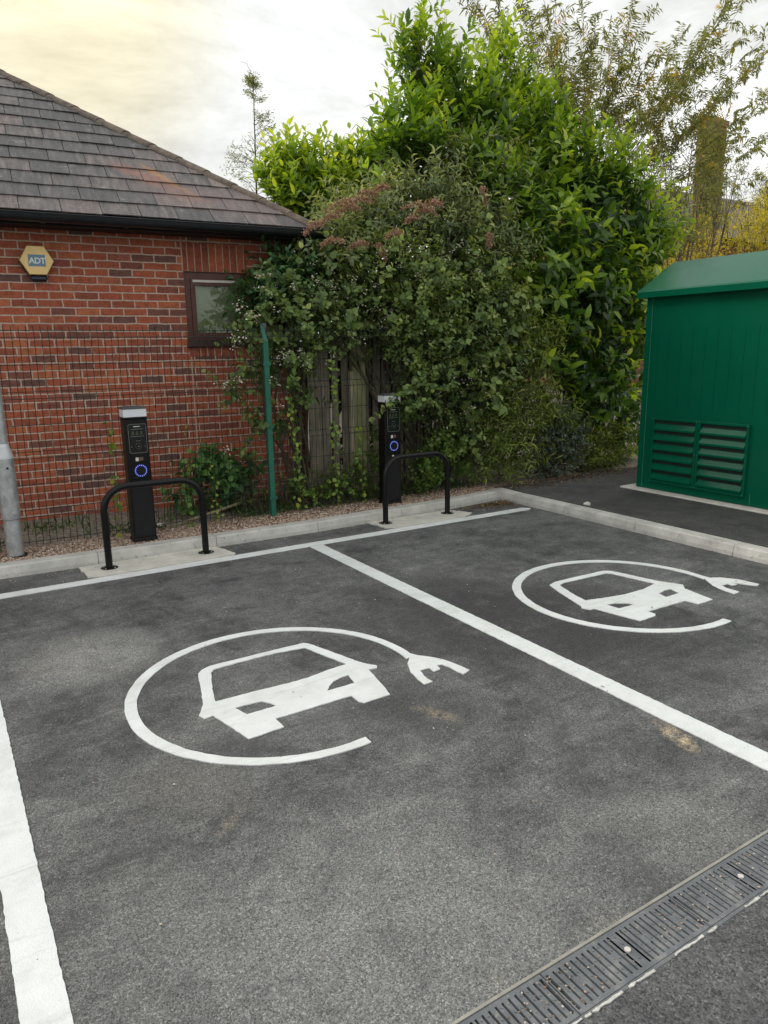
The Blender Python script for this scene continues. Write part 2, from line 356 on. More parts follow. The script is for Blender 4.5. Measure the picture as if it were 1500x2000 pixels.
# roof slates
m, t, b = newmat('roof_slate'); co = objco(t); a = N(t, 'ShaderNodeAttribute', attribute_name='tint')
c = ramp(t, a.outputs['Fac'], [(0, (.060, .060, .062)), (.35, (.085, .082, .083)), (.6, (.12, .108, .105)), (.8, (.15, .120, .112)), (1, (.20, .165, .15))])
mp4 = N(t, 'ShaderNodeMapping'); mp4.inputs['Scale'].default_value = (7, 1.1, 1.1); L(t, co, mp4.inputs[0])
c = mixc(t, 1, c, ramp(t, noise(t, mp4.outputs[0], 3.0, 6, .7, .3), [(.3, (.50, .50, .52)), (.5, (1, 1, 1)), (.70, (1.9, 1.72, 1.62))]), 'MULTIPLY')
c = mixc(t, 1, c, ramp(t, noise(t, co, 40, 5, .7), [(.3, (.78, .78, .78)), (.7, (1.25, 1.22, 1.2))]), 'MULTIPLY')
c = mixc(t, ramp(t, noise(t, co, 7, 6, .8), [(.58, (0, 0, 0)), (.70, (.7, .7, .7))]), c, (.36, .35, .33))
RUST = N(t, 'ShaderNodeSeparateXYZ'); L(t, co, RUST.inputs[0])
M['slate'] = m; SL_T, SL_B, SL_C = t, b, c
b.inputs['Roughness'].default_value = .55; bump(t, noise(t, co, 45, 4), .4, .004, b)
M['ridge'] = simple('hip_tile', (.15, .115, .09), .9, .5, 14, bmp=.6, bscale=50)
M['timber'] = simple('weathered_timber', (.20, .175, .135), .85, .35, 5, bmp=.6, bscale=30)
t = M['timber'].node_tree; b = t.nodes['Principled BSDF']; src = b.inputs['Base Color'].links[0].from_socket
mpw = N(t, 'ShaderNodeMapping'); mpw.inputs['Scale'].default_value = (30, 30, 1.5); L(t, objco(t), mpw.inputs[0])
L(t, mixc(t, 1, src, ramp(t, noise(t, mpw.outputs[0], 1.5, 5, .7), [(.3, (.6, .6, .6)), (.7, (1.35, 1.35, 1.3))]), 'MULTIPLY'), b.inputs['Base Color'])
M['timber_green'] = simple('greenish_timber', (.25, .25, .12), .85, .3, 5, bmp=.6, bscale=30)  # greener and lighter than the paling timber
M['stone_pad'] = M['pad']
# gravel bed
m, t, b = newmat('pea_gravel'); co = objco(t)
v = N(t, 'ShaderNodeTexVoronoi'); v.inputs['Scale'].default_value = 75; v.inputs['Randomness'].default_value = 1; L(t, co, v.inputs['Vector'])
sc = N(t, 'ShaderNodeSeparateColor'); L(t, v.outputs['Color'], sc.inputs[0])
c = ramp(t, sc.outputs[0], [(0, (.20, .13, .10)), (.3, (.38, .25, .18)), (.6, (.50, .36, .27)), (.85, (.60, .47, .37)), (1, (.72, .64, .56))])
c = mixc(t, ramp(t, v.outputs['Distance'], [(.45, (0, 0, 0)), (.8, (1, 1, 1))]), c, (.06, .04, .03))
soil = ramp(t, noise(t, co, 30, 6, .7), [(.3, (.07, .06, .045)), (.48, (.19, .165, .13)), (.7, (.42, .37, .31))])
sx = N(t, 'ShaderNodeSeparateXYZ'); L(t, co, sx.inputs[0])
edge = mth(t, 'ADD', sx.outputs[1], mth(t, 'MULTIPLY', mth(t, 'SUBTRACT', noise(t, co, 5, 5, .7), .5), .5))
k = N(t, 'ShaderNodeMapRange'); k.inputs['From Min'].default_value = 6.08; k.inputs['From Max'].default_value = 6.22; L(t, edge, k.inputs['Value'])
c = mixc(t, k.outputs[0], c, soil); L(t, c, b.inputs['Base Color']); b.inputs['Roughness'].default_value = .9
bump(t, mth(t, 'MULTIPLY', v.outputs['Distance'], -1), .9, .012, b); M['gravel'] = m
M['soil'] = simple('soil', (.055, .045, .03), .95, .4, 3, bmp=.6)
m, t, b = newmat('stone_chip'); a = N(t, 'ShaderNodeAttribute', attribute_name='tint')
L(t, ramp(t, a.outputs['Fac'], [(0, (.12, .08, .06)), (.35, (.36, .24, .17)), (.7, (.52, .39, .29)), (1, (.72, .66, .58))]), b.inputs['Base Color']); b.inputs['Roughness'].default_value = .85; M['chip'] = m
m, t, b = newmat('dry_leaf'); a = N(t, 'ShaderNodeAttribute', attribute_name='tint')
L(t, ramp(t, a.outputs['Fac'], [(0, (.05, .025, .015)), (.5, (.16, .08, .035)), (.85, (.32, .20, .08)), (1, (.5, .42, .26))]), b.inputs['Base Color']); b.inputs['Roughness'].default_value = .8; M['dry'] = m
M['stem'] = simple('stem_bark', (.085, .065, .04), .85, .3, 20)
M['stem_green'] = simple('green_stem', (.10, .13, .04), .7, .3, 20)

# ------------------------------------------------------------------ ground
def sheet(name, poly, z, m, sub=None):
    mb = MB(); mb.add([(x, y, z) for x, y in poly], [tuple(range(len(poly)))]); o = mb.build(name, m); return tag(o, kind='structure')
sheet('ground', [(-400, -400), (600, -400), (600, 800), (-400, 800)], -.16, M['soil'])
def slab(name, x0, x1, y0, y1, m, z=0, d=.12):
    mb = MB(); mb.box(x0, x1, y0, y1, z-d, z); return tag(mb.build(name, m), kind='structure')
DY0, DY1 = .958, 1.118
slab('parking_bay', -8, 5.05, DY1, 5.70, M['bay'])
slab('access_lane', -8, 14, -12, DY0, M['lane'])
slab('car_park_surface', 5.05, 14, DY0, 2.0, M['lane'], z=-.004)
mb = MB(); rng = random.Random(4)
far = [(x, 5.93+rng.uniform(-.05, .05)+.10*math.sin(x*3)) for x in np.arange(13, 5.0, -.12)]
mb.prism([(5.125, 1.0), (13, 1.0)] + far + [(5.125, 5.86)], -.05, .089)
tag(mb.build('footpath', M['path']), kind='structure')
# planting bed sheet, gently uneven
nx, ny = 150, 60; xs = np.linspace(-6, 13, nx); ys = np.linspace(5.76, 12, ny); rs = np.random.RandomState(2)
V = np.array([(x, y, .078 + (0 if y < 5.8 else rs.uniform(-.006, .006)) + .02*max(0, min(1, (y-6.2)/.6))*math.sin(x*1.7)) for y in ys for x in xs])
F = np.array([(j*nx+i, j*nx+i+1, (j+1)*nx+i+1, (j+1)*nx+i) for j in range(ny-1) for i in range(nx-1)])
o = np_mesh('planting_bed', V, [F], np.full(len(V), .5), M['gravel']); tag(o, kind='structure')

# kerbs
def kerb_block(mb, p, q, w=.125, h=.088, g=.004, bat=.012):
    p = np.array(p, float); q = np.array(q, float); d = q-p; l = np.linalg.norm(d); d /= l; n = np.array([-d[1], d[0]])
    a = p+d*g/2; b2 = q-d*g/2
    prof = [(0, -.1), (0, .03), (bat, h-.010), (bat+.010, h), (w, h), (w, -.1)]
    vs = [(*(a+n*o_), z) for o_, z in prof] + [(*(b2+n*o_), z) for o_, z in prof]; k_ = len(prof)
    mb.add(vs, [tuple(range(k_-1, -1, -1)), tuple(range(k_, 2*k_))] + [(i, (i+1) % k_, k_+(i+1) % k_, k_+i) for i in range(k_)][::1])
mb = MB()
def kline(x): return np.interp(x, [-8, .27, .81, 1.82, 2.69, 3.2, 4.25, 4.78, 5.0], [5.68, 5.645, 5.615, 5.59, 5.56, 5.60, 5.625, 5.69, 5.73])
kx = [-8+.915*i for i in range(9)]; kx = [x for x in kx if x < 0] + [0.015, .93, 1.845, 2.76, 3.67, 4.30, 4.79]
for a_, b_ in zip(kx[:-1], kx[1:]): kerb_block(mb, (a_, kline(a_)), (b_, kline(b_)))
kerb_block(mb, (4.79, kline(4.79)), (4.985, 5.725)); kerb_block(mb, (4.985, 5.725), (4.975, 5.50), w=.13)
ky = [5.50, 4.81, 3.99, 3.08, 2.16, 1.25, .34, -.57, -1.5, -2.4]
for a_, b_ in zip(ky[:-1], ky[1:]): kerb_block(mb, (4.975+(.0 if a_ > 5 else .01), a_), (4.985, b_), w=.13)
mb.box(4.95, 5.12, 5.72, 5.87, -.1, .0875)
tag(mb.build('kerb', M['concrete']), kind='structure')

# ------------------------------------------------------------------ painted markings
def painted(name, polys, label, cat, group=None, jit=.0020, seed=1, z=.0045):
    """polys: list of (outline, [holes])"""
    rg = random.Random(seed); mb_ = bmesh.new()
    def dense(p):
        o_ = []
        for i in range(len(p)):
            a, c2 = np.array(p[i]), np.array(p[(i+1) % len(p)]); n_ = max(1, int(np.linalg.norm(c2-a)/.022))
            for k_ in range(n_):
                q = a+(c2-a)*k_/n_; o_.append((q[0]+rg.uniform(-jit, jit), q[1]+rg.uniform(-jit, jit)))
        return o_
    from mathutils.geometry import tessellate_polygon
    for outl, holes in polys:
        loops = [dense(outl)] + [dense(h_) for h_ in holes]
        flat = [Vector((x, y, 0)) for lp in loops for x, y in lp]
        tris = tessellate_polygon([[Vector((x, y, 0)) for x, y in lp] for lp in loops])
        vs = [mb_.verts.new((p.x, p.y, z)) for p in flat]
        for tr in tris:
            try: mb_.faces.new([vs[i] for i in tr])
            except ValueError: pass
        i0 = 0
        for lp in loops:
            k_ = len(lp); lo = [mb_.verts.new((x, y, 0)) for x, y in lp]
            for i in range(k_): mb_.faces.new((lo[i], lo[(i+1) % k_], vs[i0+(i+1) % k_], vs[i0+i]))
            i0 += k_
    bmesh.ops.recalc_face_normals(mb_, faces=mb_.faces)
    for f_ in mb_.faces:
        if abs(f_.normal.z) > .9 and f_.normal.z < 0: f_.normal_flip()
    me = bpy.data.meshes.new(name); mb_.to_mesh(me); mb_.free(); me.materials.append(M['paint'])
    o = bpy.data.objects.new(name, me); COL.objects.link(o); return tag(o, label, cat, group)
GB = 'white painted parking bay lines'
painted('bay_line', [([(-.006, 1.135), (.101, 1.135), (.101, 5.13), (-.006, 5.13)], [])], 'long white line down the left side of the nearer parking bay', 'road marking', GB, seed=3)
painted('bay_line', [([(2.473, 1.135), (2.588, 1.135), (2.588, 5.150), (2.473, 5.150)], [])], 'long white line between the two charging bays', 'road marking', GB, seed=4)
painted('bay_line', [([(-3, 5.154), (4.87, 5.158), (4.93, 5.20), (4.86, 5.262), (4.6, 5.262), (-3, 5.258)], [])], 'white line along the kerb in front of the two black hoops', 'road marking', GB, seed=5)

def arc(cx, cy, r, a0, a1, n=90): return [(cx+r*math.cos(rad(a0+(a1-a0)*i/n)), cy+r*math.sin(rad(a0+(a1-a0)*i/n))) for i in range(n+1)]
car1 = [(.955, 3.315), (.899, 3.087), (.872, 2.987), (.826, 2.899), (.835, 2.858), (.877, 2.866), (.936, 2.593), (1.098, 2.603), (1.095, 2.688), (1.473, 2.693), (1.473, 2.624), (1.486, 2.601), (1.63, 2.606), (1.65, 2.703), (1.683, 2.89), (1.728, 2.882), (1.741, 2.908), (1.696, 2.971), (1.667, 3.065), (1.585, 3.338), (1.562, 3.376), (1.36, 3.377), (1.149, 3.374), (1.035, 3.373), (.984, 3.348)]
win1 = [(.93, 2.984), (.954, 3.096), (1.011, 3.287), (1.037, 3.322), (1.168, 3.334), (1.378, 3.335), (1.536, 3.313), (1.623, 3.005), (1.515, 2.999), (1.391, 2.974), (1.284, 2.971), (1.127, 2.981)]
hl1 = [[(.983, 2.878), (1.004, 2.793), (1.147, 2.793), (1.133, 2.831), (1.106, 2.868), (1.072, 2.876)], [(1.403, 2.797), (1.437, 2.837), (1.475, 2.869), (1.527, 2.888), (1.568, 2.889), (1.561, 2.852), (1.551, 2.798)]]
plug1 = [(1.983, 2.891), (2.019, 2.852), (2.062, 2.778), (2.082, 2.699), (2.095, 2.607), (2.044, 2.589), (2.036, 2.629), (2.034, 2.688), (2.022, 2.735), (1.993, 2.74), (1.982, 2.694), (1.94, 2.692), (1.944, 2.737), (1.891, 2.738), (1.873, 2.678), (1.868, 2.639), (1.87, 2.605), (1.82, 2.602), (1.824, 2.66), (1.841, 2.75), (1.885, 2.845), (1.936, 2.898)]
car2 = [(3.362, 3.348), (3.313, 3.214), (3.231, 2.946), (3.207, 2.917), (3.227, 2.866), (3.26, 2.866), (3.324, 2.578), (3.468, 2.583), (3.49, 2.604), (3.489, 2.656), (3.835, 2.650), (3.847, 2.568), (3.99, 2.570), (4.032, 2.799), (4.092, 2.856), (4.021, 2.997), (3.946, 3.327), (3.898, 3.365), (3.654, 3.372), (3.439, 3.373)]
win2 = [(3.415, 3.307), (3.474, 3.326), (3.683, 3.320), (3.87, 3.312), (3.897, 3.284), (3.961, 2.974), (3.798, 2.940), (3.62, 2.940), (3.464, 2.966), (3.329, 3.000), (3.357, 3.133)]
hl2 = [[(3.375, 2.872), (3.388, 2.786), (3.516, 2.780), (3.506, 2.812), (3.442, 2.860)], [(3.813, 2.829), (3.904, 2.852), (3.948, 2.844), (3.925, 2.761), (3.793, 2.76)]]
plug2 = [(4.37, 2.846), (4.429, 2.811), (4.491, 2.72), (4.511, 2.582), (4.467, 2.568), (4.447, 2.599), (4.402, 2.689), (4.39, 2.706), (4.389, 2.661), (4.342, 2.664), (4.345, 2.699), (4.285, 2.701), (4.264, 2.656), (4.263, 2.562), (4.200, 2.561), (4.206, 2.637), (4.24, 2.736), (4.324, 2.859)]
def symbol(cx, cy, r, ri, car, win, hls, plug, label, seed, a0, a1):
    out_ = arc(cx, cy, r, a0, a1); inn = arc(cx+.003, cy-.003, ri, a0-4, a1)
    poly = out_ + inn[::-1] + plug[::-1]
    return painted('charging_symbol', [(poly, []), (car, [win]+hls)], label, 'road marking', 'electric car symbols painted in the bays', jit=.0018, seed=seed)
symbol(1.258, 3.0, .709, .659, car1, win1, hl1, plug1, 'white painted electric car and plug symbol on the nearer bay, left of the dividing line', 7, -5, -5+282)
symbol(3.665, 2.99, .709, .655, car2, win2, hl2, plug2, 'white painted electric car and plug symbol on the farther bay, right of the dividing line', 8, -8, -8+285)

# concrete pads under the hoops
G = 'concrete pads under the hoops'
for pl, lb in (([(.78, 5.62), (.80, 5.30), (.9, 5.268), (1.86, 5.268), (1.90, 5.31), (1.83, 5.60)], 'rough concrete pad under the nearer black hoop'),
               ([(3.27, 5.62), (3.31, 5.33), (3.40, 5.268), (4.15, 5.268), (4.32, 5.36), (4.20, 5.62)], 'rough concrete pad under the farther black hoop')):
    mb = MB(); rg = random.Random(5); P = []
    for i in range(len(pl)):
        a_, b_ = np.array(pl[i]), np.array(pl[(i+1) % len(pl)])
        for k_ in range(8):
            q = a_+(b_-a_)*k_/8; P.append((q[0]+rg.uniform(-.006, .006), min(5.60, max(5.266, q[1]+rg.uniform(-.005, .005)))))
    mb.prism(P, -.01, .009); tag(mb.build('concrete_pad', M['pad']), lb, 'concrete pad', G)

# ------------------------------------------------------------------ channel drain
dr = empty('channel_drain', (0, 1.04, 0), 'long slotted grey drain channel crossing the foreground tarmac', 'drain')
m, t, b = newmat('cast_grate'); co = objco(t)
c = ramp(t, noise(t, co, 9, 6, .7), [(.3, (.10, .11, .122)), (.55, (.17, .182, .195)), (.75, (.30, .305, .30))])
c = mixc(t, ramp(t, noise(t, co, 38, 5, .8), [(.55, (0, 0, 0)), (.68, (1, 1, 1))]), c, (.28, .27, .24))
L(t, c, b.inputs['Base Color']); b.inputs['Roughness'].default_value = .6; b.inputs['Metallic'].default_value = .25; bump(t, noise(t, co, 90, 4), .5, .003, b); M['grate'] = m
M['rail'] = simple('drain_edge', (.30, .29, .255), .7, .25, 14, bmp=.4)
M['silt'] = simple('silt', (.05, .045, .04), .95, .5, 20, bmp=.8)
mb = MB(); mb.box(-8, 14, DY0, DY1, -.13, -.075); mb.build('channel_floor', M['silt'], dr, org=(0, 1.04, 0))
mb = MB(); mb.box(-8, 14, DY1-.008, DY1, -.12, .003); mb.build('edge_rail', M['rail'], dr, org=(0, 1.04, 0))
mb = MB(); mb.box(-8, 14, DY0, DY0+.010, -.12, .001)
mb.build('edge_rail', M['grate'], dr, org=(0, 1.04, 0))
# one 0.5 m grate, copied along
def grate(parent, x0):
    mb = MB(); y0, y1 = DY0+.012, DY1-.010; zt = .0005
    mb.box(x0+.002, x0+.498, y0, y0+.012, -.025, zt); mb.box(x0+.002, x0+.498, y1-.012, y1, -.025, zt)
    n_ = 24; p = .496/n_
    for i in range(n_+1):
        xc = x0+.002+i*p; w_ = .0070
        if i in (0, n_): w_ = .004
        if i in (12,): w_ = .020
        mb.box(max(x0+.002, xc-w_), min(x0+.498, xc+w_), y0+.012, y1-.012, -.025, zt)
        # raised studs
        if i not in (0, n_):
            for yy in (y0+.035, y0+.062, y0+.09, y0+.115):
                if (i+int(yy*1000)) % 3: mb.tube([(xc, yy, zt), (xc, yy, zt+.002)], .0028, 6)
    for i in (3, 9, 15, 21): mb.box(x0+.002+i*p, x0+.002+(i+1)*p, y0+.055, y0+.083, -.022, zt-.001)
    o = mb.build('grate', M['grate'], parent, org=(0, 1.04, 0)); return o
rgd = random.Random(8); mb = MB(); x = -1.0
while x < 4:
    l_ = rgd.uniform(.015, .12)
    if rgd.random() < .75:
        w_ = rgd.uniform(.003, .009); n_ = max(3, int(l_/.012)); up_ = [(x+l_*i/n_, DY0+.004+rgd.uniform(-.002, .002)) for i in range(n_+1)]; lo_ = [(x+l_*i/n_, DY0+.003-w_*rgd.uniform(.3, 1.1)) for i in range(n_, -1, -1)]
        mb.prism(lo_[::-1]+up_[::-1], -.004, .0035)
    x += l_+rgd.uniform(0, .03)
mb.build('edge_mortar', simple('pale_mortar', (.55, .54, .50), .9, .3, 60), dr, org=(0, 1.04, 0))['kind'] = 'stuff'
g_ = grate(dr, 0.0); bm_ = MB(); bm_.tube([(.246, 1.038, 0), (.246, 1.038, .0045)], .0085, 12); bolt = bm_.build('bolt', M['white_plastic'], g_, org=(0, 1.04, 0))
g_.location.x = 1.375-.246-.5*3
for i in range(1, 14):
    c1 = g_.copy(); COL.objects.link(c1); c1.location.x = g_.location.x + .5*i; b1 = bolt.copy(); COL.objects.link(b1); b1.parent = c1
# pebbles caught in the grate
def chips(name, pts, sz, m, label, cat, kind='stuff', seed=3, flat=.6, tr=(0, 1)):
    rs_ = np.random.RandomState(seed); n_ = len(pts); base = np.array([(1, 0, 0), (-.5, .87, 0), (-.5, -.87, 0), (0, 0, 1), (0, 0, -.7)]); 
    oc = np.array([(1, 0, 0), (0, 1, 0), (-1, 0, 0), (0, -1, 0), (0, 0, 1), (0, 0, -1)], float)
    Fc = np.array([(0, 1, 4), (1, 2, 4), (2, 3, 4), (3, 0, 4), (1, 0, 5), (2, 1, 5), (3, 2, 5), (0, 3, 5)])
    V = oc[None]*(1+rs_.uniform(-.3, .3, (n_, 6, 1))); V = V*np.array([1, .75, flat]); a = rs_.uniform(0, 6.28, n_); c_, s_ = np.cos(a), np.sin(a)
    X = V[..., 0]*c_[:, None]-V[..., 1]*s_[:, None]; Y = V[..., 0]*s_[:, None]+V[..., 1]*c_[:, None]
    V = np.stack([X, Y, V[..., 2]], -1)*(np.asarray(sz)*rs_.uniform(.6, 1.4, n_))[:, None, None] + np.asarray(pts)[:, None]
    F = (Fc[None]+(np.arange(n_)*6)[:, None, None]).reshape(-1, 3)
    o_ = np_mesh(name, V.reshape(-1, 3), [F], np.repeat(rs_.uniform(tr[0], tr[1], n_), 6), m)
    if cat: tag(o_, label, cat, kind=kind)
    return o_
rs = np.random.RandomState(11)
n_ = 200; cx = rs.choice(np.array([1.0, 1.12, 1.22, 1.52, 1.63, 1.85, 2.0]), n_)+rs.normal(0, .05, n_)
chips('grit', np.stack([cx, rs.uniform(DY0+.02, DY1-.02, n_), rs.uniform(-.004, .003, n_)], 1), .0038, M['chip'], 'tan grit and pebbles caught in the drain slots', 'grit', seed=4)

# ------------------------------------------------------------------ gravel stones, litter
n_ = 9000; X = rs.uniform(-.2, 5.05, n_); Y = np.array([kline(x) for x in X])+.135+np.abs(rs.normal(0, .2, n_)); Z = np.full(n_, .083)
k_ = Y < 6.7
chips('gravel', np.stack([X, Y, Z], 1)[k_], .0085, M['chip'], 'pinkish pea gravel strip behind the kerb', 'gravel', seed=5)
n_ = 260; X = rs.uniform(.3, 4.9, n_); Y = 5.62-np.abs(rs.normal(0, .07, n_)); 
X2 = rs.uniform(-.5, 4.8, 200); Y2 = rs.uniform(1.2, 5.5, 200)
chips('loose_grit', np.concatenate([np.stack([X, Y, np.full(n_, .012)], 1), np.stack([X2, Y2, np.full(200, .006)], 1)]), .0042, M['chip'], 'loose grit and small stones scattered over the tarmac', 'grit', seed=6, tr=(.3, 1))

# leaf primitives --------------------------------------------------
def nrm(a): return a/(np.linalg.norm(a, axis=-1, keepdims=True)+1e-9)
def leaves(P, D, Nn, Ln, Wd, droop=.15, fold=.12, big=True):
    """leaf meshes: P base, D direction, Nn up normal"""
    n = len(P); D = nrm(D); Nn = nrm(Nn - D*(Nn*D).sum(-1, keepdims=True)); B = np.cross(D, Nn)
    Ln = np.broadcast_to(Ln, n)[:, None]; Wd = np.broadcast_to(Wd, n)[:, None]; droop = np.broadcast_to(droop, n)[:, None]
    if big:
        T = [(0, 0, 0), (.30, 1, 1), (.30, 0, 0), (.30, -1, 1), (.68, .86, 1), (.68, 0, 0), (.68, -.86, 1), (1, 0, 0)]
        F3 = np.array([(0, 2, 1), (0, 3, 2), (4, 5, 7), (5, 6, 7)]); F4 = np.array([(1, 2, 5, 4), (2, 3, 6, 5)])
    else:
        T = [(0, 0, 0), (.45, 1, 1), (.45, -1, 1), (1, 0, 0)]
        F3 = np.array([(0, 3, 1), (0, 2, 3)]); F4 = None
    V = np.stack([P + D*Ln*t*(1-.25*droop*t) + B*Wd*.5*w + Nn*(fo*fold*Wd - droop*Ln*t*t) for t, w, fo in T], 1)
    k = len(T); off = (np.arange(n)*k)[:, None, None]
    Fl = [(F3[None]+off).reshape(-1, 3)]
    if F4 is not None: Fl.append((F4[None]+off).reshape(-1, 4))
    return V.reshape(-1, 3), Fl, k
class Geo:
    def __init__(s): s.V = []; s.F = {3: [], 4: []}; s.T = []; s.n = 0
    def add(s, V, Fl, tint):
        for f in Fl: s.F[f.shape[1]].append(f+s.n)
        s.V.append(V); s.T.append(tint); s.n += len(V)
    def leaf(s, P, D, Nn, Ln, Wd, tint, **kw):
        V, Fl, k = leaves(P, D, Nn, Ln, Wd, **kw); s.add(V, Fl, np.repeat(np.broadcast_to(tint, len(P)), k))
    def twigs(s, A, B, r0, r1, sag=0):
        """straight/slightly bent 3-sided twigs A->B"""
        n = len(A)
        if n == 0: return
        d = nrm(B-A); a = np.where(np.abs(d[:, 2:3]) < .9, np.array([[0, 0, 1.]]), np.array([[1., 0, 0]])); p = nrm(np.cross(d, a)); q = np.cross(d, p)
        Mid = (A+B)/2 + np.array([0, 0, sag])*np.linalg.norm(B-A, axis=1, keepdims=True)
        V = []
        for C, r in ((A, r0), (Mid, (r0+r1)/2), (B, r1)):
            for k in range(3):
                t_ = 2.094*k; V.append(C + r*(math.cos(t_)*p+math.sin(t_)*q))
        V = np.stack(V, 1); f = np.array([(i*3+k, i*3+(k+1) % 3, i*3+3+(k+1) % 3, i*3+3+k) for i in range(2) for k in range(3)])
        s.add(V.reshape(-1, 3), [(f[None]+(np.arange(n)*9)[:, None, None]).reshape(-1, 4)], np.full(n*9, .5))
    def build(s, name, m, parent, org):
        Fl = [np.concatenate(v) for v in s.F.values() if v]
        return np_mesh(name, np.concatenate(s.V), Fl, np.concatenate(s.T), m, parent, org)

def blobs_w(bl):
    C = np.array([at(b_[0], b_[1], b_[3]) for b_ in bl]); R = np.array([rpx(b_[2], b_[3], b_[0], b_[1]) for b_ in bl]); return C, R
def shoots(g, gb, bl, ns, Ls, nl, Ln, Wd, rs_, up=.5, out=.7, ang=55, droop=.25, shell=(.5, .95), tint=(.3, .25), tiplight=.35, big=True, squash=1.0, fold=.12, stem_r=.004, lime=0., zmin=.1, rnd=.35, toplit=0):
    C, R = blobs_w(bl); w = R**2; w = w/w.sum(); bi = rs_.choice(len(bl), ns, p=w)
    dr_ = nrm(rs_.normal(size=(ns, 3)))
    rr = R[bi]*rs_.uniform(shell[0], shell[1], ns)*(1+.18*np.sin(dr_[:, 0]*7+bi)*np.cos(dr_[:, 2]*6+bi*2))
    base = C[bi] + dr_*rr[:, None]*np.array([1, 1, squash])
    sdv = nrm(dr_*out + np.array([0, 0, up]) + rs_.normal(size=(ns, 3))*rnd)
    L_ = Ls*rs_.uniform(.6, 1.35, ns); tip = base+sdv*L_[:, None]
    ok = base[:, 2] > zmin; base, sdv, L_, tip = base[ok], sdv[ok], L_[ok], tip[ok]; dr_ = dr_[ok]; ns = len(base)
    if gb is not None: gb.twigs(base, tip, stem_r, stem_r*.4)
    a = np.where(np.abs(sdv[:, 2:3]) < .9, np.array([[0, 0, 1.]]), np.array([[1., 0, 0]])); p = nrm(np.cross(sdv, a)); q = np.cross(sdv, p)
    ph0 = rs_.uniform(0, 6.28, ns); st = rs_.normal(0, tint[1]*.5, ns)
    hz = rs_.uniform(size=ns) < lime
    for i in range(nl):
        tt = (i+.6)/nl; ph = ph0+i*2.4+rs_.normal(0, .25, ns); an = rad(ang)*(1.15-.55*tt)+rs_.normal(0, .15, ns)
        pr = np.cos(ph)[:, None]*p+np.sin(ph)[:, None]*q
        D = sdv*np.cos(an)[:, None]+pr*np.sin(an)[:, None]
        Nn = sdv*np.sin(an)[:, None]-pr*np.cos(an)[:, None] + np.array([0, 0, .5]) + rs_.normal(size=(ns, 3))*.25
        sz = rs_.uniform(.7, 1.25, ns)*(1-.35*abs(tt-.5))
        ti = np.clip(tint[0]+st+rs_.normal(0, tint[1]*.45, ns)+tiplight*(tt-.4)*rs_.uniform(.3, 1.2, ns)+hz*.45*(.5+tt*.5) + toplit*np.clip(dr_[:, 2], 0, 1), 0, 1)  # upper side of each clump tinted lighter, sky light put into leaf colour
        g.leaf(base+sdv*(L_*tt)[:, None], D, Nn, Ln*sz, Wd*sz, ti, droop=droop*rs_.uniform(.3, 1.5, ns), big=big, fold=fold)
def clump(bl, k, f, seed):
    r_ = np.random.RandomState(seed); o_ = []
    for (px, py, r, Y) in bl:
        rw = rpx(r, Y, px, py); n_ = max(4, int(k*(r/70)**1.2))
        for _ in range(n_):
            d = nrm(r_.normal(size=3)); o_.append((px+d[0]*r*.78, py-d[2]*r*.78, r*f*r_.uniform(.6, 1.35), Y+d[1]*rw*.78))
    return o_
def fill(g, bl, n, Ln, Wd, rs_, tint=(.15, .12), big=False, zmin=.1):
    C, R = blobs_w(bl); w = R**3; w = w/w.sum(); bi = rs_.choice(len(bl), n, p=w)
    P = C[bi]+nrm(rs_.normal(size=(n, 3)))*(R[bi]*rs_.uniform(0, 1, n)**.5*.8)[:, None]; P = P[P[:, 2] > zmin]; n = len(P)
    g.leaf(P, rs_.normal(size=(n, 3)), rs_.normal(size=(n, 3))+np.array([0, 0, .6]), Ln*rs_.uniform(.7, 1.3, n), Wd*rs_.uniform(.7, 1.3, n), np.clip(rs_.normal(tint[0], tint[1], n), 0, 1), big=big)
def limbs(mb, root, bl, rs_, r0=.03, rtip=.008, nsub=6):
    C, R = blobs_w(bl); root = np.array(root, float)
    for c_, r_ in zip(C, R):
        b0 = root+np.array([rs_.normal(0, .08), rs_.normal(0, .08), 0]); m1 = b0*.55+c_*.45+rs_.normal(0, .12, 3); m1[2] = max(m1[2], .1)
        m0 = b0*.85+m1*.15; m0[2] = b0[2]+.15
        mb.tube([b0, m0, m1, c_], [r0, r0*.85, r0*.6, rtip], 6)
        for _ in range(nsub):
            d = nrm(rs_.normal(size=3)+np.array([0, 0, .5])); s_ = m1+(c_-m1)*rs_.uniform(.3, 1); e_ = c_+d*r_*rs_.uniform(.7, 1.05)
            mb.tube([s_, (s_+e_)/2+rs_.normal(0, .04, 3), e_], [rtip*1.1, rtip*.8, rtip*.4], 4)
def florets(g, C, rad_, n, sz, rs_, flat=.3, tint=(.7, .2)):
    P = C + rs_.normal(size=(n, 3))*rad_*np.array([1, 1, flat]); D = rs_.normal(size=(n, 3))*np.array([1, 1, .5])
    g.leaf(P, D, np.tile(np.array([0, -.6, 1.]), (n, 1))+rs_.normal(size=(n, 3))*.4, sz*rs_.uniform(.6, 1.4, n), sz*rs_.uniform(.5, 1.1, n), np.clip(rs_.normal(tint[0], tint[1], n), 0, 1), droop=.1, big=False)
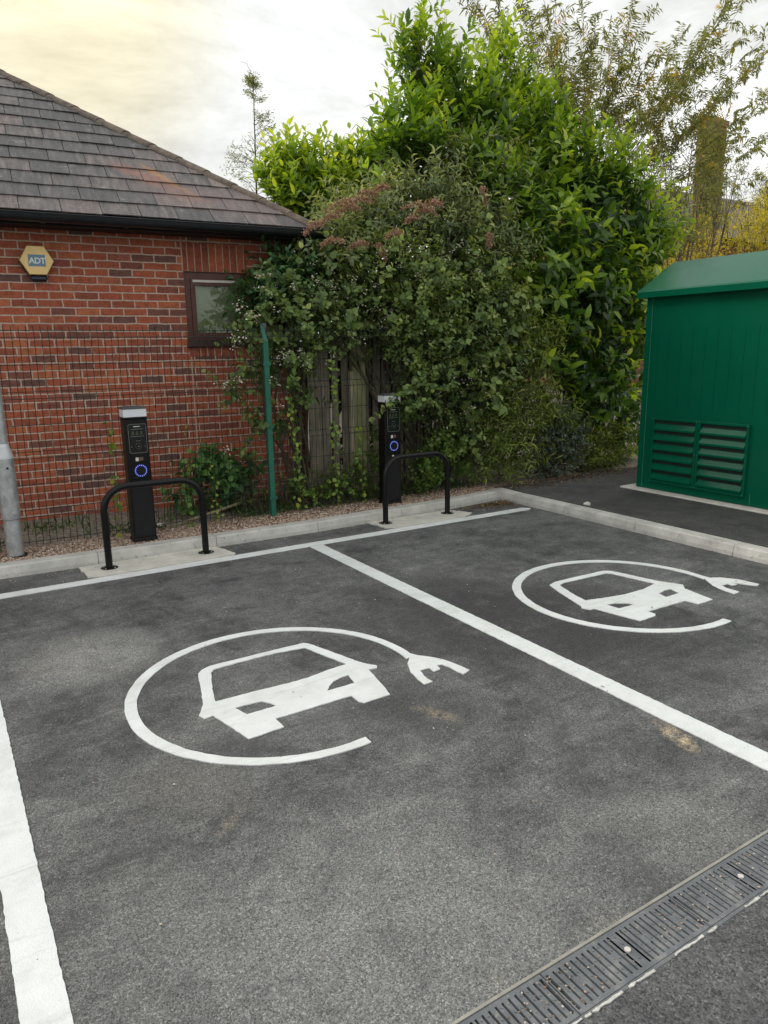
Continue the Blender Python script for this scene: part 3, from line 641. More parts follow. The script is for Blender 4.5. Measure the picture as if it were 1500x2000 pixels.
# ------------------------------------------------------------------ brick building (local frame: x along the wall, y into the building)
WA = rad(-5.15); W0 = (1.2, 7.075, 0)
hs = empty('brick_building', W0, 'single-storey red brick building with a grey slate hipped roof at the left', 'building', rz=WA)
UL, UR, ZT, DEP = -7.0, 2.14, 2.62, 6.6
wu0, wu1, wz0, wz1 = .965, 1.575, 1.66, 2.30
mb = MB()
def quad(mb, a, b2, c2, d2): mb.add([a, b2, c2, d2], [(0, 1, 2, 3)])
q = lambda u0, u1, z0, z1, y=0: quad(mb, (u0, y, z0), (u1, y, z0), (u1, y, z1), (u0, y, z1))
q(UL, wu0, -.1, ZT); q(wu1, UR, -.1, ZT); q(wu0, wu1, -.1, wz0); q(wu0, wu1, wz1, ZT)
quad(mb, (wu0, 0, wz0), (wu0, .10, wz0), (wu0, .10, wz1), (wu0, 0, wz1)); quad(mb, (wu1, .10, wz0), (wu1, 0, wz0), (wu1, 0, wz1), (wu1, .10, wz1))
quad(mb, (wu0, 0, wz1), (wu0, .10, wz1), (wu1, .10, wz1), (wu1, 0, wz1)); quad(mb, (wu0, .10, wz0), (wu0, 0, wz0), (wu1, 0, wz0), (wu1, .10, wz0))
quad(mb, (UL, DEP, -.1), (UL, 0, -.1), (UL, 0, ZT), (UL, DEP, ZT)); quad(mb, (UR, DEP, -.1), (UL, DEP, -.1), (UL, DEP, ZT), (UR, DEP, ZT))
mb.build('wall', M['brick'], hs)
mbs = MB(); quad(mbs, (UR-0.0, 0, -.1), (UR, DEP, -.1), (UR, DEP, ZT), (UR, 0, ZT)); mbs.build('side_wall', simple('side_brick', (.23, .05, .03), .9, .3, 14, bmp=.5), hs)
mb = MB(); mb.box(wu0+.003, wu1-.003, -.004, .05, wz1+.002, wz1+.252); mb.build('soldier_course', M['soldier'], hs)
mb = MB(); mb.box(wu0+.01, UR-.05, -.004, .05, 1.520, 1.606); mb.build('brick_sill', M['soldier'], hs)
mb = MB(); mb.box(wu0+.012, wu0+.024, -.003, .02, .05, 1.518); mb.build('movement_joint', M['mastic'], hs); mb = MB(); mb.box(wu0-.012, wu0, -.003, .02, 2.30, 2.61); mb.build('movement_joint', M['mastic'], hs)
# window
mb = MB(); y0 = .028
mb.box(wu0+.004, wu0+.060, y0, .095, wz0+.004, wz1-.003); mb.box(wu1-.060, wu1-.004, y0, .095, wz0+.004, wz1-.003)
mb.box(wu0+.060, wu1-.060, y0, .095, wz1-.058, wz1-.003); mb.box(wu0+.060, wu1-.060, y0, .095, wz0+.004, wz0+.050)
wn_ = mb.build('window', M['wood_dark'], hs)
mb = MB(); a0, a1, c0, c1 = wu0+.062, wu1-.062, wz0+.052, wz1-.060; yc = .016; w_ = .042
mb.box(a0, a0+w_, yc, .08, c0, c1); mb.box(a1-w_, a1, yc, .08, c0, c1); mb.box(a0+w_, a1-w_, yc, .08, c1-w_-.022, c1); mb.box(a0+w_, a1-w_, yc, .08, c0, c0+.03)
mb.build('casement', M['wood_dark'], wn_)
mb = MB(); mb.box(a0+.02, a1-.03, .004, .018, c1-.035, c1-.013); mb.build('trickle_vent', M['white_plastic'], wn_)
m, t, b = newmat('window_glass'); gl = N(t, 'ShaderNodeBsdfGlossy'); gl.inputs['Roughness'].default_value = .02; gl.inputs['Color'].default_value = (.9, .95, .93, 1)
tr = N(t, 'ShaderNodeBsdfTransparent'); tr.inputs['Color'].default_value = (.90, .95, .91, 1); fr_ = N(t, 'ShaderNodeFresnel'); fr_.inputs['IOR'].default_value = 1.5
ms_ = N(t, 'ShaderNodeMixShader'); L(t, mth(t, 'MULTIPLY', fr_.outputs[0], 1.0), ms_.inputs[0]); L(t, tr.outputs[0], ms_.inputs[1]); L(t, gl.outputs[0], ms_.inputs[2]); L(t, ms_.outputs[0], t.nodes['Material Output'].inputs[0])
M['glass'] = m
mb = MB(); mb.box(a0+w_, a1-w_, .045, .050, c0+.03, c1-w_-.022); mb.build('pane', M['glass'], wn_)
mb = MB(); z = c0+.0
while z < c1-.05:
    mb.add([(a0+.02, .088, z), (a1-.02, .088, z), (a1-.02, .076, z+.021), (a0+.02, .076, z+.021)], [(0, 1, 2, 3)]); z += .0195
mb.build('blind', simple('blind_fabric', (.50, .49, .33), .7, .08, 5), wn_)
mb = MB(); mb.box(wu0, wu1, .094, .16, wz0, wz1); mb.build('backing', M['blackmatt'], wn_)
mb = MB(); mb.box(wu0-.012, wu1+.02, -.045, .06, wz0-.052, wz0-.008, bev=.006); mb.box(wu0+.004, wu1-.004, -.018, .06, wz0-.008, wz0+.020); mb.build('sill', M['sillm'], wn_)
# roof
EO, ZE, PT = -.30, 2.694, rad(35)           # eaves offset, eaves height, pitch
UE = 2.235; cp, sp = math.cos(PT), math.sin(PT)
def rf(u, s, h=0): return (u, EO+s*cp-h*sp, ZE+s*sp+h*cp)        # slope coords
SMAX = (DEP/2-EO)/cp
rg = random.Random(9); mb = MB(); gauge = .245; row = 0; s = -.02
HN = math.sqrt(.5)
while s < SMAX:
    s1 = min(s+gauge, SMAX); off = (row % 2)*.15+rg.uniform(-.02, .02); u = UL-.3-off
    while u < UE:
        u1 = u+.315; a_, b_ = u+.0028, u1-.0028
        dz = rg.uniform(-.006, .007); th = .009+rg.uniform(0, .004); lift = rg.uniform(0, .004)
        p = [(a_, s+dz), (b_, s+dz+rg.uniform(-.002, .002)), (b_, s1+.012), (a_, s1+.012)]
        # clip by the hip:  u + s*cp <= UE
        cl = []
        for i in range(4):
            A_, B_ = p[i], p[(i+1) % 4]; fa, fb = UE-.01-A_[0]-A_[1]*cp, UE-.01-B_[0]-B_[1]*cp
            if fa >= 0: cl.append(A_)
            if fa*fb < 0: k_ = fa/(fa-fb); cl.append((A_[0]+(B_[0]-A_[0])*k_, A_[1]+(B_[1]-A_[1])*k_))
        if len(cl) >= 3 and u > UL-.4:
            n_ = len(cl); hh = lambda ss: .012+lift+(th)*(1-(ss-s)/gauge*1.0)
            vs = [rf(x, y_, hh(y_)) for x, y_ in cl]+[rf(x, y_, hh(y_)-.008) for x, y_ in cl]
            tn = min(1, max(0, rg.gauss(.38, .24)+.32*max(0, min(1, (u-.1)/1.6))))
            mb.add(vs, [tuple(range(n_)), tuple(range(2*n_-1, n_-1, -1))]+[(i, n_+i, n_+(i+1) % n_, (i+1) % n_) for i in range(n_)], tn)
        u = u1
    s += gauge; row += 1
# rust run on the slates: an orange stain with its own outline, in local coordinates
t, b, c = SL_T, SL_B, SL_C
def stain(c, ua, sa, ub, sb, wd, col, k):
    k *= 1.35
    pa, pb = np.array(rf(ua, sa)), np.array(rf(ub, sb)); ax = (pb-pa)/np.linalg.norm(pb-pa); Ln = np.linalg.norm(pb-pa)/2; ctr = (pa+pb)/2
    nn = np.array([0, -sp, cp]); bx = np.cross(nn, ax)
    v1 = N(t, 'ShaderNodeVectorMath', operation='SUBTRACT'); L(t, co_, v1.inputs[0]); v1.inputs[1].default_value = tuple(ctr)
    d1 = N(t, 'ShaderNodeVectorMath', operation='DOT_PRODUCT'); L(t, v1.outputs[0], d1.inputs[0]); d1.inputs[1].default_value = tuple(ax/(Ln*1.2))
    d2 = N(t, 'ShaderNodeVectorMath', operation='DOT_PRODUCT'); L(t, v1.outputs[0], d2.inputs[0]); d2.inputs[1].default_value = tuple(bx/wd)
    rr = mth(t, 'ADD', mth(t, 'MULTIPLY', d1.outputs['Value'], d1.outputs['Value']), mth(t, 'MULTIPLY', d2.outputs['Value'], d2.outputs['Value']))
    f = mth(t, 'SUBTRACT', 1.0, rr, clamp=True); f = mth(t, 'MULTIPLY', f, ramp(t, noise(t, co_, 9, 5, .7), [(.35, (.15, .15, .15)), (.6, (1, 1, 1))]))
    return mixc(t, mth(t, 'MULTIPLY', f, k, clamp=True), c, col)
co_ = objco(t)
def roofpt(px, py):
    """slope coordinates of the roof point seen at a pixel"""
    d = _f*FPX + _r*(px-750) - _u*(py-1000); ca, sa = math.cos(WA), math.sin(WA)
    dl = np.array([d[0]*ca+d[1]*sa, -d[0]*sa+d[1]*ca, d[2]]); o0 = np.array([0-W0[0], -W0[1], CH]); ol = np.array([o0[0]*ca+o0[1]*sa, -o0[0]*sa+o0[1]*ca, o0[2]])
    nn = np.array([0, -sp, cp]); P0 = np.array([0, EO, ZE]); k_ = (nn@(P0-ol))/(nn@dl); P = ol+dl*k_
    return P[0], (P[1]-EO)/cp
a_, b_ = roofpt(215, 320), roofpt(400, 400)
c = stain(c, *a_, *b_, .16, (.30, .12, .075), .75)
a_, b_ = roofpt(275, 325), roofpt(390, 392)
c = stain(c, *a_, *b_, .055, (.42, .20, .06), .9)
a_, b_ = roofpt(240, 360), roofpt(560, 420)
c = stain(c, *a_, *b_, .35, (.20, .135, .125), .55)
L(t, c, b.inputs['Base Color'])
mb.build('slates', M['slate'], hs)
# other roof planes (solid shell under the slates)
URg = UE-(DEP/2-EO); ZR = ZE+SMAX*sp; mb = MB(); ULe = UL-.35; DB = DEP-EO
mb.add([(ULe, EO, ZE-.01), (UE, EO, ZE-.01), (UE, DB, ZE-.01), (ULe, DB, ZE-.01), (ULe, DEP/2, ZR-.012), (URg, DEP/2, ZR-.012)], [(0, 1, 5, 4), (1, 2, 5), (2, 3, 4, 5), (3, 0, 4), (3, 2, 1, 0)])
mb.build('roof', M['slate'], hs)
# hip tiles
mb = MB(); Lh = UE-URg; n_ = int(Lh*math.sqrt(2+math.tan(PT)**2)/.33)
e0 = np.array([UE, EO, ZE]); e1 = np.array([URg, DEP/2, ZR]); dv = (e1-e0)/n_
for i in range(n_):
    p0 = e0+dv*i+np.array([0, 0, .004]); p1 = e0+dv*(i+1.06)+np.array([0, 0, -.004]); m_ = nrm(dv); sd_ = nrm(np.cross(m_, [0, 0, 1])); up_ = np.cross(sd_, m_)
    vs = []
    for p, k_ in ((p0, 1.02), (p1, .985)):
        for rr in ((1., 0), (1.0, .012)):
            for a in range(9):
                th = math.pi*(a/8*1.0); vs.append(p+sd_*math.cos(th)*(.080*k_+rr[1])+up_*(math.sin(th)*(.040*k_+rr[1])-.018))
    f_ = []
    for a in range(8): f_ += [(a, a+1, 18+a+1, 18+a), (9+a, 27+a, 27+a+1, 9+a+1), (a, 9+a, 9+a+1, a+1), (18+a, 18+a+1, 27+a+1, 27+a)]
    mb.add(vs, f_)
mb.build('hip_tiles', M['ridge'], hs)
mb = MB(); mb.tube([(ULe, DEP/2, ZR-.01), (URg, DEP/2, ZR-.01)], .10, 10); mb.build('ridge_tiles', M['ridge'], hs)
# soffit, fascia, gutter
mb = MB(); mb.box(ULe, UE-.02, EO+.035, -.003, ZE-.09, ZE-.08); mb.box(ULe, UE-.02, EO+.02, EO+.035, ZE-.10, ZE-.01); mb.box(UE-.035, UE-.02, EO+.02, DB, ZE-.10, ZE-.01); mb.build('fascia', M['blackmatt'], hs)
mb = MB(); gp = []
def gut(u): return [(u, EO-.050+.058*math.cos(rad(a)), ZE-.028+.062*math.sin(rad(a))) for a in range(180, 361, 20)]
for (ua, ub, k_) in ((ULe, UE+.0, 1.0),):
    A_ = gut(ua); B_ = gut(ub); n_ = len(A_); A2 = [(x, y_+.0035*(0 if i not in (0,) else 1), z_) for i, (x, y_, z_) in enumerate(A_)]
    ins = lambda P: [(x, EO-.050+(y_-EO+.050)*.93, ZE-.028+(z_-ZE+.028)*.93) for x, y_, z_ in P]
    vs = A_+B_+ins(A_)+ins(B_); f_ = [(i+1, i, n_+i, n_+i+1) for i in range(n_-1)]+[(2*n_+i, 2*n_+i+1, 3*n_+i+1, 3*n_+i) for i in range(n_-1)]
    f_ += [(0, 2*n_, 3*n_, n_), (n_-1, 2*n_-1, 4*n_-1, 3*n_-1), tuple(range(n_, 2*n_)), tuple(range(n_-1, -1, -1))]
    mb.add(vs, f_)
mb.tube([(ULe, EO-.108, ZE-.026), (UE, EO-.108, ZE-.026)], .0065, 6)
for u in (.18-.4, .42, 1.30, -1.3, 2.05):
    pts = [(u, EO-.050+.064*math.cos(rad(a)), ZE-.028+.068*math.sin(rad(a))) for a in range(180, 361, 20)]
    pts2 = [(x+.035, y_, z_) for x, y_, z_ in pts]; n_ = len(pts); mb.add(pts+pts2, [(i+1, i, n_+i, n_+i+1) for i in range(n_-1)])
mb.build('gutter', M['gutter'], hs, auto=rad(40))
mb = MB(); mb.tube([(2.08, EO-.045, ZE-.09), (2.08, EO-.045, ZE-.17), (2.03, EO+.05, ZE-.27), (2.01, -.07, ZE-.36), (2.01, -.05, ZE-.45), (2.01, -.05, .08)], .034, 10); mb.build('downpipe', M['gutter'], hs, auto=rad(50))

# alarm box (its own thing on the wall)
ab = empty('alarm_box', (0, 0, 0), 'yellow hexagonal burglar alarm box high on the brick wall', 'alarm box', rz=WA)
ca, sa = math.cos(WA), math.sin(WA); lu, lz = -.272, 2.338
ab.location = (W0[0]+lu*ca+.0*sa, W0[1]+lu*sa, lz)
hexp = [(-.137, 0), (-.068, -.118), (.070, -.118), (.137, 0), (.068, .122), (-.068, .122)]
mb = MB(); n_ = 6; vs = []
for y_, k_ in ((0, 1), (-.060, 1), (-.070, .96)): vs += [(x*k_, y_, z_*k_) for x, z_ in hexp]
mb.add(vs, [(i, (i+1) % 6, 6+(i+1) % 6, 6+i) for i in range(6)]); mb.build('case', M['yellow_side'], ab)
mb = MB(); vs = []
for y_, k_ in ((-.0605, .985), (-.071, .97), (-.078, .93)): vs += [(x*k_, y_, z_*k_) for x, z_ in hexp]
mb.add(vs, [(i, (i+1) % 6, 6+(i+1) % 6, 6+i) for i in range(6)]+[(6+i, 6+(i+1) % 6, 12+(i+1) % 6, 12+i) for i in range(6)]+[tuple(range(12, 18))]); mb.build('cover', M['yellow'], ab)
mb = MB(); mb.box(-.066, .066, -.081, -.077, -.047, .047); bd = mb.build('badge', M['badge'], ab)
mb = MB(); mb.box(-.066, .004, -.060, -.0, -.175, -.116); mb = MB(); mb.box(-.062, .070, -.062, -.004, -.163, -.119, bev=.012); mb.build('strobe_lens', M['navy'], ab)
mb = MB()
for i in range(7):
    k_ = (i+.8)/8; x = -.137+(.069)*k_; z_ = -.118*k_; mb.box(x-.012, x-.002, -.052, -.018, z_-.006, z_+.001)
mb.build('vent_slots', M['blackmatt'], ab)
fc = bpy.data.curves.new('badge_text', 'FONT'); fc.body = 'ADT'; fc.size = .066; fc.extrude = .001; fc.align_x = 'CENTER'; fc.align_y = 'CENTER'; fc.offset = .0016; fc.space_character = .92
to = bpy.data.objects.new('lettering', fc); COL.objects.link(to); fc.materials.append(M['badge_w']); bpy.context.view_layer.update()
tm = bpy.data.meshes.new_from_object(to.evaluated_get(bpy.context.evaluated_depsgraph_get())); bpy.data.objects.remove(to)
to = bpy.data.objects.new('lettering', tm); COL.objects.link(to); to.parent = bd; to.location = (.003, -.0825, -.004); to.rotation_euler = (rad(90), 0, 0)

# ------------------------------------------------------------------ wire mesh fence
YF = 6.08
fe = empty('wire_fence', (2.55, YF, .08), 'dark welded wire mesh fence on a green steel post before the brick wall', 'fence')
zs = [1.735, 1.685, 1.485, 1.285, 1.235, 1.035, .835, .785, .585, .385, .335, .135]
def panel(x0, x1):
    mb = MB(); x = x0
    prof = [(z, (.026 if i in (1, 4, 7, 10) else 0)) for i, z in enumerate(zs)]
    while x <= x1+1e-6:
        pts = [(x, YF+.012, 1.765)]+[(x, YF+.012-d_, z) for z, d_ in prof]+[(x, YF+.012, .10)]
        mb.tube(pts, .0025, 4, caps=False); x += .05
    for z, d_ in prof: mb.tube([(x0, YF+.009-d_, z), (x1, YF+.009-d_, z)], .0029, 4)
    mb.build('mesh_panel', M['wire'], fe, org=(2.55, YF, .08))
panel(.02, 2.52); panel(2.58, 5.03); panel(-2.5, -.03)
mb = MB()
mb.box(2.53, 2.578, YF-.033, YF-.003, .05, 1.64, bev=.003)
# flared top: flange folded back
mb.add([(2.53, YF-.033, 1.64), (2.578, YF-.033, 1.64), (2.578, YF-.003, 1.64), (2.53, YF-.003, 1.64), (2.515, YF-.010, 1.80), (2.552, YF-.004, 1.755), (2.556, YF+.006, 1.755), (2.519, YF+.0, 1.80)], [(0, 1, 5, 4), (1, 2, 6, 5), (2, 3, 7, 6), (3, 0, 4, 7), (4, 5, 6, 7)])
mb.build('post', M['greenpost'], fe, org=(2.55, YF, .08))
mb = MB(); mb.box(2.545, 2.585, YF+.016, YF+.046, .05, 1.80); mb.build('back_post', simple('grey_post', (.075, .085, .09), .5, .2, 9), fe, org=(2.55, YF, .08))
mb = MB()
for z in (.235, .885, 1.435):
    mb = MB(); mb.box(2.520, 2.59, YF-.037, YF-.033, z, z+.03); mb.tube([(2.554, YF-.046, z+.015), (2.554, YF-.036, z+.015)], .008, 8)
    mb.build('clamp', M['greenpost'], fe, org=(2.55, YF, .08))

# ------------------------------------------------------------------ timber fence behind the bramble
tf = empty('timber_fence', tuple(at(650, 960, 6.62)[:2])+(.08,), 'weathered grey timber paling fence half hidden by bramble', 'fence'); TO = tuple(tf.location)
rg = random.Random(3); YT = 6.62
def tx(px): return at(px, 800, YT)[0]
def tzz(px, py): return at(px, py, YT)[2]
bd_ = [(603, 628), (630, 646), (649, 661), (668, 681), (708, 722), (728, 742), (746, 762), (768, 786), (792, 812)]
for i, (a_, b_) in enumerate(bd_):
    x0, x1 = tx(a_), tx(b_); yj = rg.uniform(-.012, .012); zt = 1.62+rg.uniform(-.04, .04); mb = MB(); tl = rg.uniform(-.012, .012)
    mb.box(x0, x1, YT+yj, YT+yj+.020, .06, zt, fr=lambda v: (v[0]+tl*(v[2]-.8), v[1], v[2]), bev=.003); mb.build('paling', M['timber'], tf, org=TO)
mb = MB(); mb.box(tx(682), tx(706), YT-.10, YT-.015, .02, 1.60, bev=.006); mb.build('post', M['timber_green'], tf, org=TO)
mb = MB(); mb.box(tx(676), tx(681), YT-.11, YT-.06, .02, 1.35); mb.build('batten', simple('pale_batten', (.38, .34, .24), .8, .3, 9), tf, org=TO)
for z in (.45, 1.30): mb = MB(); mb.box(tx(600), tx(830), YT+.034, YT+.075, z, z+.075); mb.build('rail', M['timber'], tf, org=TO)

# ------------------------------------------------------------------ charging posts
def charger(loc, label):
    r = empty('charging_post', loc, label, 'charging post', 'electric car charging posts')
    hw, dp = .0885, .125
    mb = MB(); mb.box(-hw, hw, 0, dp, .0, .968, bev=.006); mb.build('body', M['blackgloss'], r)
    mb = MB(); mb.box(-hw-.006, hw+.006, -.006, dp+.006, -.01, .018, bev=.003); mb.build('base_plate', M['blackmatt'], r)
    mb = MB(); mb.box(-hw+.014, hw-.010, -.004, .0, .03, .46, bev=.0015); mb.build('lower_cover', M['blackmatt'], r)
    mb = MB(); mb.box(-hw-.004, hw+.004, -.004, dp+.004, .9685, .982, bev=.003); mb.build('collar', M['blackmatt'], r)
    mb = MB(); mb.box(-hw+.001, hw-.001, .001, dp-.001, .9825, 1.042); mb.build('light_band', M['lightband'], r)
    mb = MB(); mb.box(-hw-.004, hw+.004, -.004, dp+.004, 1.0425, 1.052, bev=.003)
    mb.add([(-hw-.001, -.001, 1.052), (hw+.001, -.001, 1.052), (hw+.001, dp+.001, 1.052), (-hw-.001, dp+.001, 1.052), (-hw+.02, .02, 1.062), (hw-.02, .02, 1.062), (hw-.02, dp-.02, 1.062), (-hw+.02, dp-.02, 1.062)], [(0, 1, 5, 4), (1, 2, 6, 5), (2, 3, 7, 6), (3, 0, 4, 7), (4, 5, 6, 7)])
    mb.build('cap', simple('cap_grey', (.05, .05, .05), .5, .2, 9), r)
    # display panel: rounded outline, bars of print
    def rr(x0, x1, z0, z1, rad_, belly=0):
        P = []
        for (cx, cz, a0) in ((x1-rad_, z1-rad_, 0), (x0+rad_, z1-rad_, 90), (x0+rad_, z0+rad_, 180), (x1-rad_, z0+rad_, 270)):
            for k in range(6): a = rad(a0+18*k); P.append((cx+rad_*math.cos(a), cz+rad_*math.sin(a)))
        return [(x, z-(belly*(1-((x-(x0+x1)/2)/((x1-x0)/2))**2) if z < (z0+z1)/2 else 0)) for x, z in P]
    PX0, PX1, PZ0, PZ1 = -.064, .074, .705, .928
    mb = MB(); fr = lambda v: (v[0], -v[2], v[1]); P = rr(PX0, PX1, PZ0, PZ1, .014, .012); mb.prism(P, .0005, .004, fr=fr); pn = mb.build('display_panel', simple('panel_black', (.012, .013, .012), .12, .1, 9), r)
    mb = MB(); Q = rr(PX0+.003, PX1-.003, PZ0+.003, PZ1-.003, .012, .012); n_ = len(P)
    mb.add([fr((x, z, .0046)) for x, z in P]+[fr((x, z, .0046)) for x, z in Q], [(i, (i+1) % n_, n_+(i+1) % n_, n_+i) for i in range(n_)]); mb.build('panel_outline', simple('outline_grey', (.16, .17, .14), .5, .1, 9), pn)
    mb = MB(); bx = lambda x0, x1, z0, z1, y_=-.0048: mb.box(x0, x1, y_, -.0040, z0, z1)
    bx(-.022, .022, .905, .911); bx(.024, .030, .906, .910)
    pr = simple('print_white', (.55, .56, .53), .5, .05, 9); mb.build('print_title', pr, pn)
    mb = MB(); rg = random.Random(1)
    for (z, x0, x1) in ((.888, -.042, .052), (.832, -.048, .056), (.797, -.010, .024)):
        x = x0
        while x < x1: w_ = rg.uniform(.003, .008); bx(x, min(x+w_, x1), z-.0016, z+.0016); x += w_+.0018
    for (x, z) in ((-.046, .752), (.056, .752)): mb.tube([(x, -.0040, z), (x, -.0052, z)], .0035, 8)
    mb.build('print_lines', simple('print_grey', (.23, .24, .21), .5, .05, 9), pn)
    mb = MB()
    for x0 in (-.040, -.008, .025):
        for k in range(3): bx(x0+.002*k, x0+.020-.001*k, .845+.010*k, .850+.010*k)
    mb.build('print_icons', simple('print_olive', (.10, .115, .05), .5, .05, 9), pn)
    mb = MB(); ring = [(.006+.022*math.cos(2*math.pi*k/24), -.0050, .756+.022*math.sin(2*math.pi*k/24)) for k in range(25)]; mb.tube(ring, .0009, 4); mb.box(.003, .013, -.0052, -.0040, .750, .758); mb.build('contactless_mark', simple('print_dim', (.14, .14, .13), .5, .05, 9), pn)
    # stickers
    mb = MB(); mb.box(-.024, -.001, -.0012, .0002, .638, .667); mb.build('sticker', M['white_plastic'], r)
    mb = MB(); mb.box(.005, .034, -.0012, .0002, .641, .668); mb.build('info_sticker', simple('sticker_brown', (.13, .075, .055), .5, .3, 90), r)
    # socket with blue LED ring
    zc, xc = .562, .008
    def disc(mb, r0, y0, y1, n=28):
        vs = [(xc+r0*math.cos(2*math.pi*k/n), y_, zc+r0*math.sin(2*math.pi*k/n)) for y_ in (y0, y1) for k in range(n)]
        mb.add(vs, [(i, n+i, n+(i+1) % n, (i+1) % n) for i in range(n)]+[tuple(range(n, 2*n))])
    mb = MB(); disc(mb, .053, 0, -.004); sk = mb.build('socket', simple('ring_navy', (.012, .016, .09), .3, .1, 9), r)
    mb = MB(); disc(mb, .031, -.004, -.018); mb.box(xc-.006, xc+.006, -.021, -.018, zc-.024, zc+.024); mb.build('socket_lid', M['blackmatt'], sk)
    m, t, b = newmat('blue_led'); b.inputs['Base Color'].default_value = (.3, .4, .9, 1); b.inputs['Emission Color'].default_value = (.38, .46, 1, 1); b.inputs['Emission Strength'].default_value = .5
    mb = MB()
    for k in range(18):
        a = 2*math.pi*k/18; x, z = xc+.043*math.cos(a), zc+.043*math.sin(a); mb.tube([(x, -.0044, z), (x, -.0066, z)], .0034, 6)
    mb.build('led_ring', m, sk)
    m2, t2, b2 = newmat('blue_glow'); b2.inputs['Base Color'].default_value = (.03, .04, .4, 1); b2.inputs['Emission Color'].default_value = (.015, .02, .5, 1); b2.inputs['Emission Strength'].default_value = .10
    mb = MB(); n = 28; vs = [(xc+rr_*math.cos(2*math.pi*k/n), -.0045, zc+rr_*math.sin(2*math.pi*k/n)) for rr_ in (.048, .036) for k in range(n)]
    mb.add(vs, [(i, (i+1) % n, n+(i+1) % n, n+i) for i in range(n)]); mb.build('glow_ring', m2, sk)
    mb = MB(); mb.box(-.052, -.020, -.012, 0, .500, .518, bev=.003); mb.build('latch', M['blackmatt'], r)
    return r
ch1 = charger((1.333, 5.795, .095), 'black charging post with a blue light ring, in front of the brick wall')
ch2 = copy_tree(ch1); ch2.location = (3.735, 5.855, .09); ch2['label'] = 'black charging post with a blue light ring, against the overgrown hedge'
mb = MB(); mb.box(-.012, .010, -.0015, 0, .452, .474); st = mb.build('sticker', M['white_plastic'], ch2)

# ------------------------------------------------------------------ hoops
def hoop(x0, x1, y, zt, label):
    r = empty('hoop_barrier', ((x0+x1)/2, y, .004), label, 'hoop barrier', 'black hoop barriers before the charging posts')
    w = (x1-x0)/2; R = .175; pts = [(-w, 0, 0), (-w, 0, zt-R)]
    for k in range(1, 12): a = rad(180-90*k/12); pts.append((-w+R+R*math.cos(a), 0, zt-R+R*math.sin(a)))
    pts.append((-w+R, 0, zt)); pts.append((w-R, 0, zt))
    for k in range(1, 12): a = rad(90-90*k/12); pts.append((w-R+R*math.cos(a), 0, zt-R+R*math.sin(a)))
    pts += [(w, 0, zt-R), (w, 0, 0)]
    mb = MB(); mb.tube(pts, .0255, 16); mb.build('hoop', M['blackgloss'], r, auto=rad(50))
    for s_ in (-1, 1):
        mb = MB(); n = 20; vs = [(s_*w+.062*math.cos(2*math.pi*k/n), .062*math.sin(2*math.pi*k/n), z) for z in (0, .007) for k in range(n)]
        mb.add(vs, [(i, (i+1) % n, n+(i+1) % n, n+i) for i in range(n)]+[tuple(range(n, 2*n))]); fl = mb.build('base_flange', M['blackmatt'], r)
        for k in range(4): mb = MB(); a = rad(45+90*k); mb.tube([(s_*w+.047*math.cos(a), .047*math.sin(a), .007), (s_*w+.047*math.cos(a), .047*math.sin(a), .013)], .006, 6); mb.build('bolt', M['galv'], fl)
    return r
hoop(.975, 1.708, 5.455, .602, 'black steel hoop in front of the left charging post')
hoop(3.405, 4.108, 5.48, .598, 'black steel hoop in front of the charging post by the hedge')

# ------------------------------------------------------------------ lamp column
lp = empty('lamp_column', (.405, 5.93, .08), 'galvanised steel lamp column at the left edge', 'lamp post')
mb = MB(); mb.tube([(0, 0, -.02), (0, 0, .285), (0, 0, .292), (0, 0, .300), (0, 0, .74)], [.058, .058, .066, .0665, .0665], 20); bs_ = mb.build('base_section', M['galv'], lp, auto=rad(35))
mb = MB(); mb.tube([(0, 0, .740), (0, 0, .752), (0, 0, .84), (0, 0, .85)], [.0675, .0675, .046, .044], 20, caps=False); mb.build('reducer', simple('bright_zinc', (.60, .62, .63), .4, .15, 9, metal=.3), lp, auto=rad(35))
mb = MB(); mb.tube([(0, 0, .845), (0, 0, 5.0)], [.042, .036], 20); mb.build('shaft', M['galv'], lp, auto=rad(50))
mb = MB(); mb.tube([(0, 0, 5.0), (0, 0, 5.05), (.05, -.25, 5.1)], .03, 10); mb.box(-.08, .18, -.75, -.2, 5.06, 5.14, bev=.02); mb.build('lantern', M['blackmatt'], lp)
mb = MB(); mb.tube([(.012, -.0655, .675), (.012, -.070, .675)], .008, 10); mb.build('lock', M['blackmatt'], lp)
mb = MB(); mb.tube([(.012, .004, -.02), (.012, .004, .012)], .070, 16); mb.build('base_gasket', M['blackmatt'], lp)

